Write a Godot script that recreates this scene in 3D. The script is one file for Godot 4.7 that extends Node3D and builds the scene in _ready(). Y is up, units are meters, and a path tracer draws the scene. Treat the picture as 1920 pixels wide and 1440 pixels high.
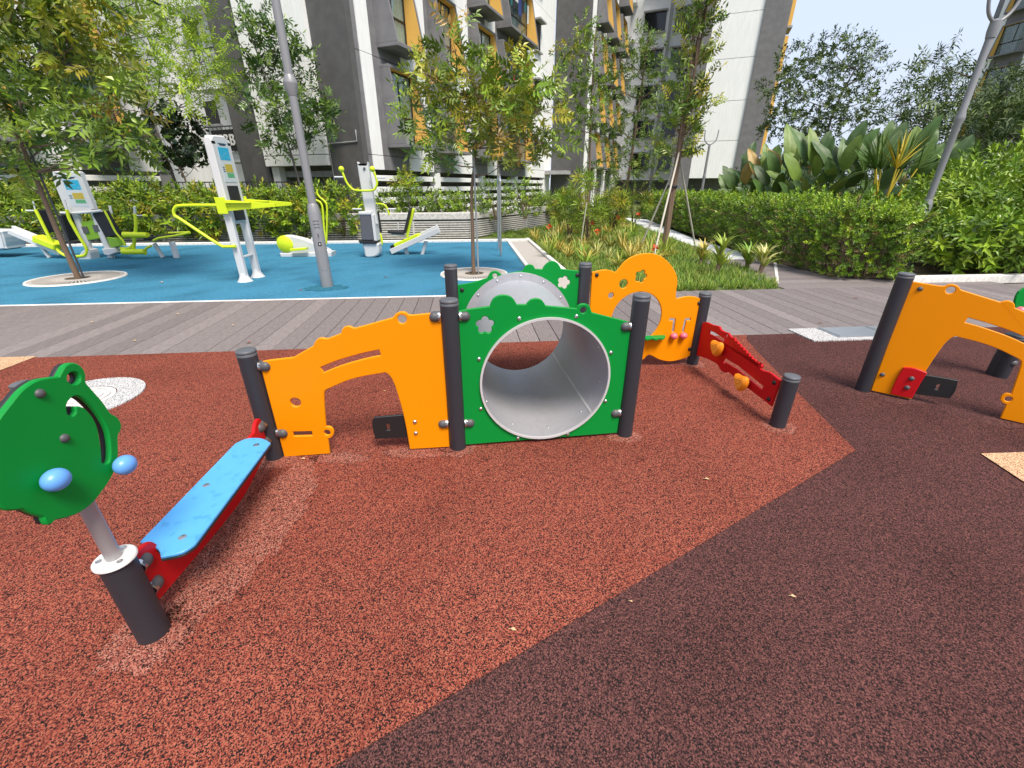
extends Node3D
# A playground between apartment blocks. Units are metres, y is up, the eye stands at (0, 1.6, 0) and looks towards -z.

const EYE := Vector3(0, 1.6, 0)
const FOCAL := 800.0      # of the 1920 x 1440 photograph, in pixels
const PITCH := 0.435
const GRID := 0.096       # the paving, the decking and the kerbs are turned by this angle

var rng := RandomNumberGenerator.new()
var taken := {}
var M := {}

# ---------------------------------------------------------------- directions and places
func ray(px: float, py: float) -> Vector3:
	var fw := Vector3(0, -sin(PITCH), -cos(PITCH))
	var up := Vector3(0, cos(PITCH), -sin(PITCH))
	return Vector3.RIGHT * (px - 960.0) + up * (720.0 - py) + fw * FOCAL

func gp(px: float, py: float, y := 0.0) -> Vector3:          # where a direction meets the level y
	var d := ray(px, py)
	return EYE + d * ((y - EYE.y) / d.y)

func atz(px: float, py: float, z: float) -> Vector3:         # where a direction meets the upright plane z
	var d := ray(px, py)
	return EYE + d * (z / d.z)

func vp(a: Vector3, b: Vector3, px: float, py: float) -> Vector2:   # on the upright plane through a and b: metres along, height
	var u := Vector3(b.x - a.x, 0, b.z - a.z).normalized()
	var n := u.cross(Vector3.UP)
	var d := ray(px, py)
	var p := EYE + d * ((a - EYE).dot(n) / d.dot(n))
	return Vector2((p - a).dot(u), p.y)

func g2(x: float, z: float) -> Vector3:                      # paving grid to world: x along the deck, z towards the eye
	return Vector3(x * cos(GRID) + z * sin(GRID), 0, -x * sin(GRID) + z * cos(GRID))

func to_grid(p: Vector3) -> Vector2:
	return Vector2(p.x * cos(GRID) - p.z * sin(GRID), p.x * sin(GRID) + p.z * cos(GRID))

# ---------------------------------------------------------------- nodes
func numbered(called: String) -> String:
	var n: int = taken.get(called, 0)
	taken[called] = n + 1
	return called if n == 0 else "%s_%03d" % [called, n]

func thing(called: String, label: String, category: String, at := Vector3.ZERO, group := "") -> Node3D:
	var o := Node3D.new()
	o.name = numbered(called)
	add_child(o)
	o.position = at
	o.set_meta("label", label)
	o.set_meta("category", category)
	if group != "":
		o.set_meta("group", group)
	return o

func part(called: String, mesh: Mesh, m: Material, parent: Node3D, t := Transform3D()) -> MeshInstance3D:
	var o := MeshInstance3D.new()
	o.name = called
	o.mesh = mesh
	o.material_override = m
	o.transform = t
	parent.add_child(o, true)
	return o

func world_part(called: String, mesh: Mesh, m: Material, parent: Node3D, t := Transform3D()) -> MeshInstance3D:   # t is in world space, parent is a thing moved but not turned
	var q := t
	q.origin -= parent.position
	return part(called, mesh, m, parent, q)

func struct(called: String, mesh: Mesh, m: Material) -> MeshInstance3D:
	var o := part(numbered(called), mesh, m, self)
	o.set_meta("kind", "structure")
	return o

func dup(src: Node3D, at: Vector3, turn: float, size: float, label: String) -> Node3D:
	var base: String = src.get_meta("base_name", String(src.name))
	var o: Node3D = src.duplicate()
	o.name = numbered(base)
	add_child(o)
	o.position = at
	o.rotation.y = turn
	o.scale = Vector3.ONE * size
	o.set_meta("label", label)
	return o

# ---------------------------------------------------------------- mesh collector
class Geo:
	var v := PackedVector3Array()
	var n := PackedVector3Array()
	var uv := PackedVector2Array()
	func tri(a: Vector3, b: Vector3, c: Vector3, na: Vector3, nb: Vector3, nc: Vector3, ua := Vector2.ZERO, ub := Vector2.ZERO, uc := Vector2.ZERO) -> void:
		if (b - a).cross(c - a).dot(na + nb + nc) > 0.0:       # front faces run clockwise
			v.append(a); v.append(c); v.append(b)
			n.append(na); n.append(nc); n.append(nb)
			uv.append(ua); uv.append(uc); uv.append(ub)
		else:
			v.append(a); v.append(b); v.append(c)
			n.append(na); n.append(nb); n.append(nc)
			uv.append(ua); uv.append(ub); uv.append(uc)
	func flat(a: Vector3, b: Vector3, c: Vector3, nn: Vector3) -> void:
		tri(a, b, c, nn, nn, nn, Vector2(a.x, a.z), Vector2(b.x, b.z), Vector2(c.x, c.z))
	func quad(a: Vector3, b: Vector3, c: Vector3, d: Vector3, nn: Vector3) -> void:
		flat(a, b, c, nn)
		flat(a, c, d, nn)
	func smooth4(a: Vector3, b: Vector3, c: Vector3, d: Vector3, na: Vector3, nb: Vector3, nc: Vector3, nd: Vector3) -> void:
		tri(a, b, c, na, nb, nc, Vector2(a.x, a.y), Vector2(b.x, b.y), Vector2(c.x, c.y))
		tri(a, c, d, na, nc, nd, Vector2(a.x, a.y), Vector2(c.x, c.y), Vector2(d.x, d.y))
	func box(c: Vector3, s: Vector3, bev := 0.0, t := Transform3D()) -> void:      # a box with chamfered edges
		var h := s * 0.5
		bev = min(bev, min(h.x, min(h.y, h.z)) * 0.9)
		for ax in 3:
			for sg in [-1.0, 1.0]:
				var nn := Vector3.ZERO
				nn[ax] = sg
				var u := (ax + 1) % 3
				var w := (ax + 2) % 3
				var q := []
				for k in [[-1, -1], [1, -1], [1, 1], [-1, 1]]:
					var p := Vector3.ZERO
					p[ax] = sg * h[ax]
					p[u] = k[0] * (h[u] - bev)
					p[w] = k[1] * (h[w] - bev)
					q.append(t * (c + p))
				quad(q[0], q[1], q[2], q[3], (t.basis * nn).normalized())
		if bev <= 0.0:
			return
		for ax in 3:                                            # edge chamfers along each axis
			var u := (ax + 1) % 3
			var w := (ax + 2) % 3
			for su in [-1.0, 1.0]:
				for sw in [-1.0, 1.0]:
					var q := []
					for e in [[-1.0, 0], [1.0, 0], [1.0, 1], [-1.0, 1]]:
						var p := Vector3.ZERO
						p[ax] = e[0] * (h[ax] - bev)
						p[u] = su * (h[u] - (bev if e[1] == 1 else 0.0))
						p[w] = sw * (h[w] - (0.0 if e[1] == 1 else bev))
						q.append(t * (c + p))
					var nn := Vector3.ZERO
					nn[u] = su
					nn[w] = sw
					quad(q[0], q[1], q[2], q[3], (t.basis * nn).normalized())
		for sx in [-1.0, 1.0]:
			for sy in [-1.0, 1.0]:
				for sz in [-1.0, 1.0]:
					var k := Vector3(sx, sy, sz)
					var a := t * (c + k * Vector3(h.x, h.y - bev, h.z - bev))
					var b := t * (c + k * Vector3(h.x - bev, h.y, h.z - bev))
					var d := t * (c + k * Vector3(h.x - bev, h.y - bev, h.z))
					flat(a, b, d, (t.basis * k).normalized())
	func tube(pts: Array, radii: Array, sides := 10, caps := true) -> void:
		var rings := []
		var norms := []
		var side := Vector3.ZERO
		for i in pts.size():
			var dir: Vector3
			if i == 0:
				dir = pts[1] - pts[0]
			elif i == pts.size() - 1:
				dir = pts[i] - pts[i - 1]
			else:
				dir = (pts[i] - pts[i - 1]).normalized() + (pts[i + 1] - pts[i]).normalized()
			dir = dir.normalized()
			if side == Vector3.ZERO:
				side = dir.cross(Vector3.UP if absf(dir.y) < 0.9 else Vector3.RIGHT).normalized()
			else:
				side = (side - dir * side.dot(dir)).normalized()
			var oth := dir.cross(side)
			var ring := []
			var nr := []
			var r: float = radii[min(i, radii.size() - 1)]
			for k in sides:
				var a := TAU * k / sides
				var d := side * cos(a) + oth * sin(a)
				ring.append(pts[i] + d * r)
				nr.append(d)
			rings.append(ring)
			norms.append(nr)
			if caps and (i == 0 or i == pts.size() - 1) and r > 0.001:
				var cn := -dir if i == 0 else dir
				for k in sides:
					flat(pts[i], ring[k], ring[(k + 1) % sides], cn)
		var run := 0.0
		for i in pts.size() - 1:
			var nxt: float = run + (pts[i + 1] - pts[i]).length()
			for k in sides:
				var j := (k + 1) % sides
				var u0 := float(k) / sides
				var u1 := float(k + 1) / sides
				tri(rings[i][k], rings[i][j], rings[i + 1][j], norms[i][k], norms[i][j], norms[i + 1][j], Vector2(u0, run), Vector2(u1, run), Vector2(u1, nxt))
				tri(rings[i][k], rings[i + 1][j], rings[i + 1][k], norms[i][k], norms[i + 1][j], norms[i + 1][k], Vector2(u0, run), Vector2(u1, nxt), Vector2(u0, nxt))
			run = nxt
	func lathe(prof: Array, sides := 24, t := Transform3D()) -> void:              # profile of (radius, height); sharp where two points repeat
		for i in prof.size() - 1:
			var p: Vector2 = prof[i]
			var q: Vector2 = prof[i + 1]
			if p.distance_to(q) < 0.00001:
				continue
			var dn := Vector2(q.y - p.y, p.x - q.x).normalized()
			var np := dn
			var nq := dn
			if i > 0 and prof[i - 1].distance_to(p) > 0.00001:
				var e: Vector2 = prof[i - 1]
				var en := Vector2(p.y - e.y, e.x - p.x).normalized()
				if en.dot(dn) > 0.6:
					np = (en + dn).normalized()
			if i + 2 < prof.size() and prof[i + 2].distance_to(q) > 0.00001:
				var f: Vector2 = prof[i + 2]
				var fn := Vector2(f.y - q.y, q.x - f.x).normalized()
				if fn.dot(dn) > 0.6:
					nq = (fn + dn).normalized()
			for k in sides:
				var a0 := TAU * k / sides
				var a1 := TAU * (k + 1) / sides
				var d0 := Vector3(cos(a0), 0, sin(a0))
				var d1 := Vector3(cos(a1), 0, sin(a1))
				var A := t * (d0 * p.x + Vector3.UP * p.y)
				var B := t * (d1 * p.x + Vector3.UP * p.y)
				var Cc := t * (d1 * q.x + Vector3.UP * q.y)
				var D := t * (d0 * q.x + Vector3.UP * q.y)
				var nA := (t.basis * (d0 * np.x + Vector3.UP * np.y)).normalized()
				var nB := (t.basis * (d1 * np.x + Vector3.UP * np.y)).normalized()
				var nC := (t.basis * (d1 * nq.x + Vector3.UP * nq.y)).normalized()
				var nD := (t.basis * (d0 * nq.x + Vector3.UP * nq.y)).normalized()
				if p.x > 0.00001:
					tri(A, B, Cc, nA, nB, nC, Vector2(A.x, A.z), Vector2(B.x, B.z), Vector2(Cc.x, Cc.z))
				if q.x > 0.00001:
					tri(A, Cc, D, nA, nC, nD, Vector2(A.x, A.z), Vector2(Cc.x, Cc.z), Vector2(D.x, D.z))
	func mesh() -> ArrayMesh:
		var a := []
		a.resize(Mesh.ARRAY_MAX)
		a[Mesh.ARRAY_VERTEX] = v
		a[Mesh.ARRAY_NORMAL] = n
		a[Mesh.ARRAY_TEX_UV] = uv
		var m := ArrayMesh.new()
		m.add_surface_from_arrays(Mesh.PRIMITIVE_TRIANGLES, a)
		return m

func box_mesh(s: Vector3, bev := 0.0) -> ArrayMesh:
	var g := Geo.new()
	g.box(Vector3.ZERO, s, bev)
	return g.mesh()

func tube_mesh(pts: Array, radii: Array, sides := 10) -> ArrayMesh:
	var g := Geo.new()
	g.tube(pts, radii, sides)
	return g.mesh()

func lathe_mesh(prof: Array, sides := 24) -> ArrayMesh:
	var g := Geo.new()
	g.lathe(prof, sides)
	return g.mesh()

func bend(pts: Array, steps := 5) -> Array:                   # a smooth path through points
	var out := []
	for i in pts.size() - 1:
		var p0: Variant = pts[max(i - 1, 0)]
		var p1: Variant = pts[i]
		var p2: Variant = pts[i + 1]
		var p3: Variant = pts[min(i + 2, pts.size() - 1)]
		for k in steps:
			out.append(p1.cubic_interpolate(p2, p0, p3, float(k) / steps))
	out.append(pts[-1])
	return out

# ---------------------------------------------------------------- plates cut from board: outline, holes, thickness, chamfered rim
func loop(pts: Array, steps := 4) -> PackedVector2Array:      # closed outline through [x, y] points; [x, y, 1] is a sharp corner
	var out := PackedVector2Array()
	var n := pts.size()
	for i in n:
		var a: Array = pts[i]
		var b: Array = pts[(i + 1) % n]
		var p1 := Vector2(a[0], a[1])
		var p2 := Vector2(b[0], b[1])
		var z: Array = pts[(i - 1 + n) % n]
		var y: Array = pts[(i + 2) % n]
		var p0 := p1 * 2.0 - p2 if a.size() > 2 else Vector2(z[0], z[1])
		var p3 := p2 * 2.0 - p1 if b.size() > 2 else Vector2(y[0], y[1])
		var k := 1 if (a.size() > 2 and b.size() > 2) else steps
		for s in k:
			out.append(p1.cubic_interpolate(p2, p0, p3, float(s) / k))
	return out

func disc(c: Vector2, r: float, n := 20) -> PackedVector2Array:
	var out := PackedVector2Array()
	for k in n:
		out.append(c + Vector2.from_angle(TAU * k / n) * r)
	return out

func flower(c: Vector2, r: float, turn := 0.0) -> PackedVector2Array:
	var out := PackedVector2Array()
	for k in 40:
		var a := TAU * k / 40
		out.append(c + Vector2.from_angle(a + turn) * r * (0.70 + 0.30 * absf(cos(2.5 * a))))
	return out

func slot(path: Array, r: float) -> PackedVector2Array:       # a rounded slit along a path of Vector2
	var p := PackedVector2Array(path)
	var polys := Geometry2D.offset_polyline(p, r, Geometry2D.JOIN_ROUND, Geometry2D.END_ROUND)
	return thin(polys[0], r * 0.12)

func thin(p: PackedVector2Array, d: float) -> PackedVector2Array:
	var out := PackedVector2Array()
	for q in p:
		if out.is_empty() or out[-1].distance_to(q) > d:
			out.append(q)
	if out.size() > 3 and out[-1].distance_to(out[0]) < d:
		out.remove_at(out.size() - 1)
	return out

func inset(p: PackedVector2Array, d: float) -> PackedVector2Array:   # every corner moved inwards by d (p runs counter-clockwise)
	var out := PackedVector2Array()
	var n := p.size()
	for i in n:
		var e0 := (p[i] - p[(i - 1 + n) % n]).normalized()
		var e1 := (p[(i + 1) % n] - p[i]).normalized()
		var m := (Vector2(-e0.y, e0.x) + Vector2(-e1.y, e1.x)).normalized()
		var c: float = max(0.45, m.dot(Vector2(-e0.y, e0.x)))
		out.append(p[i] + m * d / c)
	return out

func plate(outer: PackedVector2Array, holes: Array, thick: float, bev := 0.003, flat_z0 := -1.0) -> ArrayMesh:
	var g := Geo.new()
	var loops := []
	if Geometry2D.is_polygon_clockwise(outer):
		outer.reverse()
	loops.append(outer)
	for h in holes:
		var q: PackedVector2Array = h
		if not Geometry2D.is_polygon_clockwise(q):
			q.reverse()
		loops.append(q)
	var face := []
	for l in loops:
		face.append(inset(l, bev))
	# join the holes to the outline, then cut into triangles
	var poly: PackedVector2Array = face[0].duplicate()
	var rest := face.slice(1)
	rest.sort_custom(func(a, b): return maxx(a) > maxx(b))
	for h in rest:
		var bi := 0
		var bj := 0
		var best := 1e9
		for j in h.size():
			for i in poly.size():
				var d: float = poly[i].distance_squared_to(h[j])
				if d < best and clear(poly[i], h[j], poly, rest):
					best = d
					bi = i
					bj = j
		var merged := PackedVector2Array()
		for i in bi + 1:
			merged.append(poly[i])
		for j in h.size() + 1:
			merged.append(h[(bj + j) % h.size()])
		for i in range(bi, poly.size()):
			merged.append(poly[i])
		poly = merged
	var tris := Geometry2D.triangulate_polygon(poly)
	if tris.is_empty():
		tris = ears(poly)
	var z := thick * 0.5
	for i in range(0, tris.size(), 3):
		var a := poly[tris[i]]
		var b := poly[tris[i + 1]]
		var c := poly[tris[i + 2]]
		g.flat(Vector3(a.x, a.y, z), Vector3(b.x, b.y, z), Vector3(c.x, c.y, z), Vector3.BACK)
		g.flat(Vector3(a.x, a.y, -z), Vector3(b.x, b.y, -z), Vector3(c.x, c.y, -z), Vector3.FORWARD)
	for li in loops.size():
		var l: PackedVector2Array = loops[li]
		var f: PackedVector2Array = face[li]
		var n := l.size()
		for i in n:
			var j := (i + 1) % n
			var e := (l[j] - l[i]).normalized()
			var o := Vector3(e.y, -e.x, 0)
			var A := Vector3(l[i].x, l[i].y, 0)
			var B := Vector3(l[j].x, l[j].y, 0)
			var fa := Vector3(f[i].x, f[i].y, 0)
			var fb := Vector3(f[j].x, f[j].y, 0)
			var Z := Vector3.BACK
			g.quad(A - Z * (z - bev), B - Z * (z - bev), B + Z * (z - bev), A + Z * (z - bev), o)
			g.quad(A + Z * (z - bev), B + Z * (z - bev), fb + Z * z, fa + Z * z, (o + Z).normalized())
			g.quad(A - Z * (z - bev), B - Z * (z - bev), fb - Z * z, fa - Z * z, (o - Z).normalized())
	return g.mesh()

func ears(p: PackedVector2Array) -> PackedInt32Array:         # ear clipping that tolerates the bridges to the holes
	var out := PackedInt32Array()
	var left := range(p.size())
	while left.size() > 3:
		var n := left.size()
		var pick := -1
		var spare := -1
		for i in n:
			var a := p[left[(i - 1 + n) % n]]
			var b := p[left[i]]
			var c := p[left[(i + 1) % n]]
			var area := (b - a).cross(c - b)
			if area <= 1e-10:
				if absf(area) <= 1e-10:
					pick = i
					break
				continue
			spare = i if spare < 0 else spare
			var ok := true
			for j in n:
				var q := p[left[j]]
				if q.is_equal_approx(a) or q.is_equal_approx(b) or q.is_equal_approx(c):
					continue
				if (b - a).cross(q - a) > -1e-12 and (c - b).cross(q - b) > -1e-12 and (a - c).cross(q - c) > -1e-12:
					ok = false
					break
			if ok:
				pick = i
				break
		if pick < 0:
			pick = max(spare, 0)
		out.append(left[(pick - 1 + n) % n])
		out.append(left[pick])
		out.append(left[(pick + 1) % n])
		left.remove_at(pick)
	for k in left:
		out.append(k)
	return out

func maxx(p: PackedVector2Array) -> float:
	var m := -1e9
	for q in p:
		m = max(m, q.x)
	return m

func clear(a: Vector2, b: Vector2, poly: PackedVector2Array, rest: Array) -> bool:
	var s := a.lerp(b, 0.001)
	var e := b.lerp(a, 0.001)
	for i in poly.size():
		if Geometry2D.segment_intersects_segment(s, e, poly[i], poly[(i + 1) % poly.size()]) != null:
			return false
	for h in rest:
		for i in h.size():
			if Geometry2D.segment_intersects_segment(s, e, h[i], h[(i + 1) % h.size()]) != null:
				return false
	return true

func stand(a: Vector3, b: Vector3, off := 0.0) -> Transform3D:   # the frame of an upright plate through a and b
	var u := Vector3(b.x - a.x, 0, b.z - a.z).normalized()
	var n := u.cross(Vector3.UP)
	return Transform3D(Basis(u, Vector3.UP, n), Vector3(a.x, 0, a.z) + n * off)

func traced(a: Vector3, b: Vector3, pts: Array, ox: float, oy: float, k: float) -> Array:   # outline points seen at ox + x / k, oy + y / k, laid on the plate's plane
	var out := []
	for p in pts:
		var q := vp(a, b, ox + p[0] / k, oy + p[1] / k)
		out.append([q.x, q.y, 1] if p.size() > 2 else [q.x, q.y])
	return out

# ---------------------------------------------------------------- flat sheets of paving
func sheet(pts: Array, y: float, tile := 1.0, blotch := 0.0, cell := 0.3) -> ArrayMesh:
	# a level sheet; with blotch > 0 it is cut into cells whose corners carry the uneven tone of worn paving
	var p := PackedVector2Array()
	for q in pts:
		p.append(Vector2(q.x, q.z))
	var pieces := []
	if blotch > 0.0:
		var lo := Vector2(1e9, 1e9)
		var hi := -lo
		for q in p:
			lo = lo.min(q)
			hi = hi.max(q)
		lo = lo.max(Vector2(-13, -15.2))
		hi = hi.min(Vector2(7, 1.5))
		var x := lo.x
		while x < hi.x:
			var x1: float = minf(x + cell, hi.x)
			var z := lo.y
			while z < hi.y:
				var z1: float = minf(z + cell, hi.y)
				pieces.append_array(Geometry2D.intersect_polygons(p, PackedVector2Array([Vector2(x, z), Vector2(x1, z), Vector2(x1, z1), Vector2(x, z1)])))
				z = z1
			x = x1
		for r in Geometry2D.clip_polygons(p, PackedVector2Array([lo, Vector2(hi.x, lo.y), hi, Vector2(lo.x, hi.y)])):
			if not Geometry2D.is_polygon_clockwise(r):
				pieces.append(r)
	else:
		pieces.append(p)
	var f := FastNoiseLite.new()
	f.seed = 77
	f.frequency = 1.1
	f.fractal_octaves = 4
	var v := PackedVector3Array()
	var n := PackedVector3Array()
	var uv := PackedVector2Array()
	var col := PackedColorArray()
	for r in pieces:
		var t := Geometry2D.triangulate_polygon(r)
		for i in range(0, t.size(), 3):
			var a: Vector2 = r[t[i]]
			var b: Vector2 = r[t[i + 1]]
			var c: Vector2 = r[t[i + 2]]
			if (b - a).cross(c - a) < 0.0:
				var h := b
				b = c
				c = h
			for q in [a, b, c]:
				v.append(Vector3(q.x, y, q.y))
				n.append(Vector3.UP)
				uv.append(q / tile)
				var k := 1.0 + blotch * f.get_noise_2d(q.x, q.y) * 2.0
				col.append(Color(k, k, k) if blotch > 0.0 else Color.WHITE)
	var arr := []
	arr.resize(Mesh.ARRAY_MAX)
	arr[Mesh.ARRAY_VERTEX] = v
	arr[Mesh.ARRAY_NORMAL] = n
	arr[Mesh.ARRAY_TEX_UV] = uv
	arr[Mesh.ARRAY_COLOR] = col
	var m := ArrayMesh.new()
	m.add_surface_from_arrays(Mesh.PRIMITIVE_TRIANGLES, arr, [], {}, 0)
	return m

func ragged(c: Vector3, rx: float, rz: float, rough: float, n := 110) -> Array:
	var out := []
	var f := FastNoiseLite.new()
	f.seed = rng.randi()
	f.frequency = 1.2
	for k in n:
		var a := TAU * k / n
		var r := 1.0 + rough * f.get_noise_2d(cos(a) * 2.0, sin(a) * 2.0) + rng.randf_range(-0.07, 0.07)
		out.append(c + Vector3(cos(a) * rx * r, 0, sin(a) * rz * r))
	return out

# ---------------------------------------------------------------- materials
func lin(r: float, g: float, b: float) -> Color:
	return Color(r, g, b).linear_to_srgb()

func mat(called: String, c: Color, rough := 0.6, metal := 0.0) -> StandardMaterial3D:
	var m := StandardMaterial3D.new()
	m.resource_name = called
	m.albedo_color = c
	m.roughness = rough
	m.metallic = metal
	M[called] = m
	return m

func noise_tex(kind: int, freq: float, size: int, stops: Array, seed_n: int, hard := false, octaves := 1) -> NoiseTexture2D:
	var f := FastNoiseLite.new()
	f.noise_type = kind
	f.frequency = freq
	f.seed = seed_n
	f.fractal_octaves = octaves
	f.fractal_type = FastNoiseLite.FRACTAL_NONE if octaves == 1 else FastNoiseLite.FRACTAL_FBM
	f.cellular_return_type = FastNoiseLite.RETURN_CELL_VALUE
	f.cellular_jitter = 1.0
	var t := NoiseTexture2D.new()
	t.width = size
	t.height = size
	t.seamless = true
	t.seamless_blend_skirt = 0.05
	t.noise = f
	t.generate_mipmaps = false
	var g := Gradient.new()
	g.offsets = PackedFloat32Array(stops.map(func(s): return s[0]))
	g.colors = PackedColorArray(stops.map(func(s): return s[1]))
	if hard:
		g.interpolation_mode = Gradient.GRADIENT_INTERPOLATE_CONSTANT
	t.color_ramp = g
	return t

func bump_tex(kind: int, freq: float, size: int, strength: float, seed_n: int, octaves := 1) -> NoiseTexture2D:
	var t := noise_tex(kind, freq, size, [[0.0, Color.BLACK], [1.0, Color.WHITE]], seed_n, false, octaves)
	t.color_ramp = null
	t.as_normal_map = true
	t.bump_strength = strength
	return t

func granules(called: String, stops: Array, seed_n: int) -> StandardMaterial3D:   # bound rubber crumb: every grain has its own colour
	var m := mat(called, Color.WHITE, 0.9)
	m.albedo_texture = noise_tex(FastNoiseLite.TYPE_CELLULAR, 0.125, 2048, stops, seed_n, true)
	m.normal_enabled = true
	m.normal_texture = M.crumb_relief
	m.normal_scale = 0.6
	m.metallic_specular = 0.15
	m.vertex_color_use_as_albedo = true
	return m

func mottled(called: String, a: Color, b: Color, rough: float, tile: float, freq := 0.02, relief := 0.0) -> StandardMaterial3D:
	var m := mat(called, Color.WHITE, rough)
	m.albedo_texture = noise_tex(FastNoiseLite.TYPE_SIMPLEX_SMOOTH, freq, 512, [[0.25, a], [0.75, b]], hash(called) % 1000, false, 5)
	m.uv1_triplanar = true
	m.uv1_world_triplanar = true
	m.uv1_scale = Vector3.ONE / tile
	if relief > 0.0:
		m.normal_enabled = true
		m.normal_texture = M.fine_relief
		m.normal_scale = relief
	return m

func make_materials() -> void:
	M.crumb_relief = bump_tex(FastNoiseLite.TYPE_CELLULAR, 0.125, 1024, 3.0, 5)
	M.fine_relief = bump_tex(FastNoiseLite.TYPE_SIMPLEX_SMOOTH, 0.05, 512, 2.0, 6, 4)
	var k := lin(0.018, 0.014, 0.014)
	granules("red_rubber", [[0.0, k], [0.27, lin(0.11, 0.028, 0.021)], [0.39, lin(0.205, 0.048, 0.032)], [0.57, lin(0.275, 0.069, 0.045)], [0.80, lin(0.355, 0.112, 0.070)]], 11)
	granules("brown_rubber", [[0.0, k], [0.27, lin(0.052, 0.023, 0.022)], [0.44, lin(0.085, 0.037, 0.034)], [0.68, lin(0.12, 0.050, 0.045)], [0.88, lin(0.18, 0.072, 0.060)]], 12)
	granules("blue_rubber", [[0.0, lin(0.022, 0.10, 0.16)], [0.30, lin(0.036, 0.175, 0.29)], [0.55, lin(0.05, 0.22, 0.36)], [0.78, lin(0.11, 0.32, 0.46)]], 13)
	granules("beige_rubber", [[0.0, lin(0.25, 0.13, 0.07)], [0.35, lin(0.55, 0.34, 0.20)], [0.7, lin(0.70, 0.48, 0.30)]], 14)
	granules("pale_rubber", [[0.0, k], [0.25, lin(0.14, 0.040, 0.030)], [0.38, lin(0.24, 0.068, 0.047)], [0.58, lin(0.32, 0.105, 0.073)], [0.80, lin(0.40, 0.18, 0.13)]], 15)
	granules("pale_brown_rubber", [[0.0, k], [0.26, lin(0.065, 0.029, 0.027)], [0.45, lin(0.105, 0.046, 0.042)], [0.8, lin(0.17, 0.075, 0.066)]], 16)
	granules("white_rubber", [[0.0, lin(0.08, 0.08, 0.08)], [0.26, lin(0.48, 0.47, 0.46)], [0.6, lin(0.60, 0.59, 0.58)]], 17)
	granules("teal_rubber", [[0.0, lin(0.015, 0.07, 0.11)], [0.4, lin(0.03, 0.15, 0.22)], [0.75, lin(0.06, 0.22, 0.30)]], 18)
	mat("orange_board", lin(0.80, 0.26, 0.001), 0.45)
	mat("green_board", lin(0.002, 0.235, 0.034), 0.45)
	mat("red_board", lin(0.50, 0.008, 0.012), 0.42)
	mat("blue_board", Color.WHITE, 0.45)
	M.blue_board.albedo_texture = noise_tex(FastNoiseLite.TYPE_SIMPLEX_SMOOTH, 0.012, 512, [[0.0, lin(0.05, 0.26, 0.54)], [0.18, lin(0.06, 0.29, 0.60)], [0.27, lin(0.078, 0.335, 0.68)], [1.0, lin(0.085, 0.35, 0.70)]], 21, false, 4)
	M.blue_board.uv1_triplanar = true
	M.blue_board.uv1_scale = Vector3(2, 2, 2)
	for b in ["orange_board", "green_board", "red_board"]:
		M[b].normal_enabled = true
		M[b].normal_texture = M.fine_relief
		M[b].normal_scale = 0.06
		M[b].metallic_specular = 0.3
		M[b].uv1_triplanar = true
		M[b].uv1_scale = Vector3.ONE * 6.0
	mat("black_board", lin(0.012, 0.012, 0.013), 0.5)
	mat("post_paint", lin(0.026, 0.027, 0.034), 0.5)
	M.post_paint.normal_enabled = true
	M.post_paint.normal_texture = M.fine_relief
	M.post_paint.normal_scale = 0.10
	M.post_paint.uv1_triplanar = true
	M.post_paint.uv1_scale = Vector3.ONE * 8.0
	mat("cap_plastic", lin(0.09, 0.095, 0.105), 0.5)
	mat("clamp_plastic", lin(0.075, 0.075, 0.08), 0.5)
	mat("steel", lin(0.62, 0.62, 0.63), 0.3, 1.0)
	mat("tunnel_steel", lin(0.46, 0.46, 0.48), 0.45, 0.35)
	M.tunnel_steel.albedo_texture = noise_tex(FastNoiseLite.TYPE_SIMPLEX_SMOOTH, 0.02, 512, [[0.2, Color(0.955, 0.955, 0.955)], [0.6, Color(0.98, 0.98, 0.99)]], 22, false, 5)
	M.tunnel_steel.uv1_triplanar = true
	M.tunnel_steel.uv1_scale = Vector3(1.5, 1.5, 1.5)
	mat("sump_grey", lin(0.30, 0.31, 0.33), 0.8)
	mat("rim_steel", lin(0.60, 0.60, 0.60), 0.35, 0.2)
	mat("galvanised", lin(0.42, 0.42, 0.43), 0.5, 0.6)
	mat("pole_aluminium", lin(0.40, 0.38, 0.38), 0.45, 0.5)
	mat("knob_blue", lin(0.12, 0.33, 0.75), 0.35)
	mat("knob_pink", lin(0.75, 0.14, 0.20), 0.35)
	mat("fruit_orange", lin(0.80, 0.25, 0.01), 0.4)
	mat("fruit_flesh", lin(0.86, 0.36, 0.04), 0.45)
	mottled("concrete", lin(0.42, 0.40, 0.37), lin(0.58, 0.56, 0.53), 0.9, 1.2, 0.02, 0.3)
	mottled("kerb_white", lin(0.60, 0.58, 0.54), lin(0.76, 0.74, 0.70), 0.85, 0.9, 0.02, 0.3)
	mottled("path_white", lin(0.55, 0.56, 0.58), lin(0.70, 0.71, 0.73), 0.85, 1.4, 0.02, 0.3)
	mottled("border_tile", lin(0.34, 0.31, 0.28), lin(0.45, 0.41, 0.37), 0.8, 0.7, 0.03, 0.3)
	mottled("soil", lin(0.05, 0.04, 0.02), lin(0.12, 0.09, 0.05), 1.0, 0.8, 0.03, 1.0)
	mottled("ground_green", lin(0.06, 0.09, 0.02), lin(0.14, 0.17, 0.04), 1.0, 1.1, 0.03, 1.0)
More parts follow.
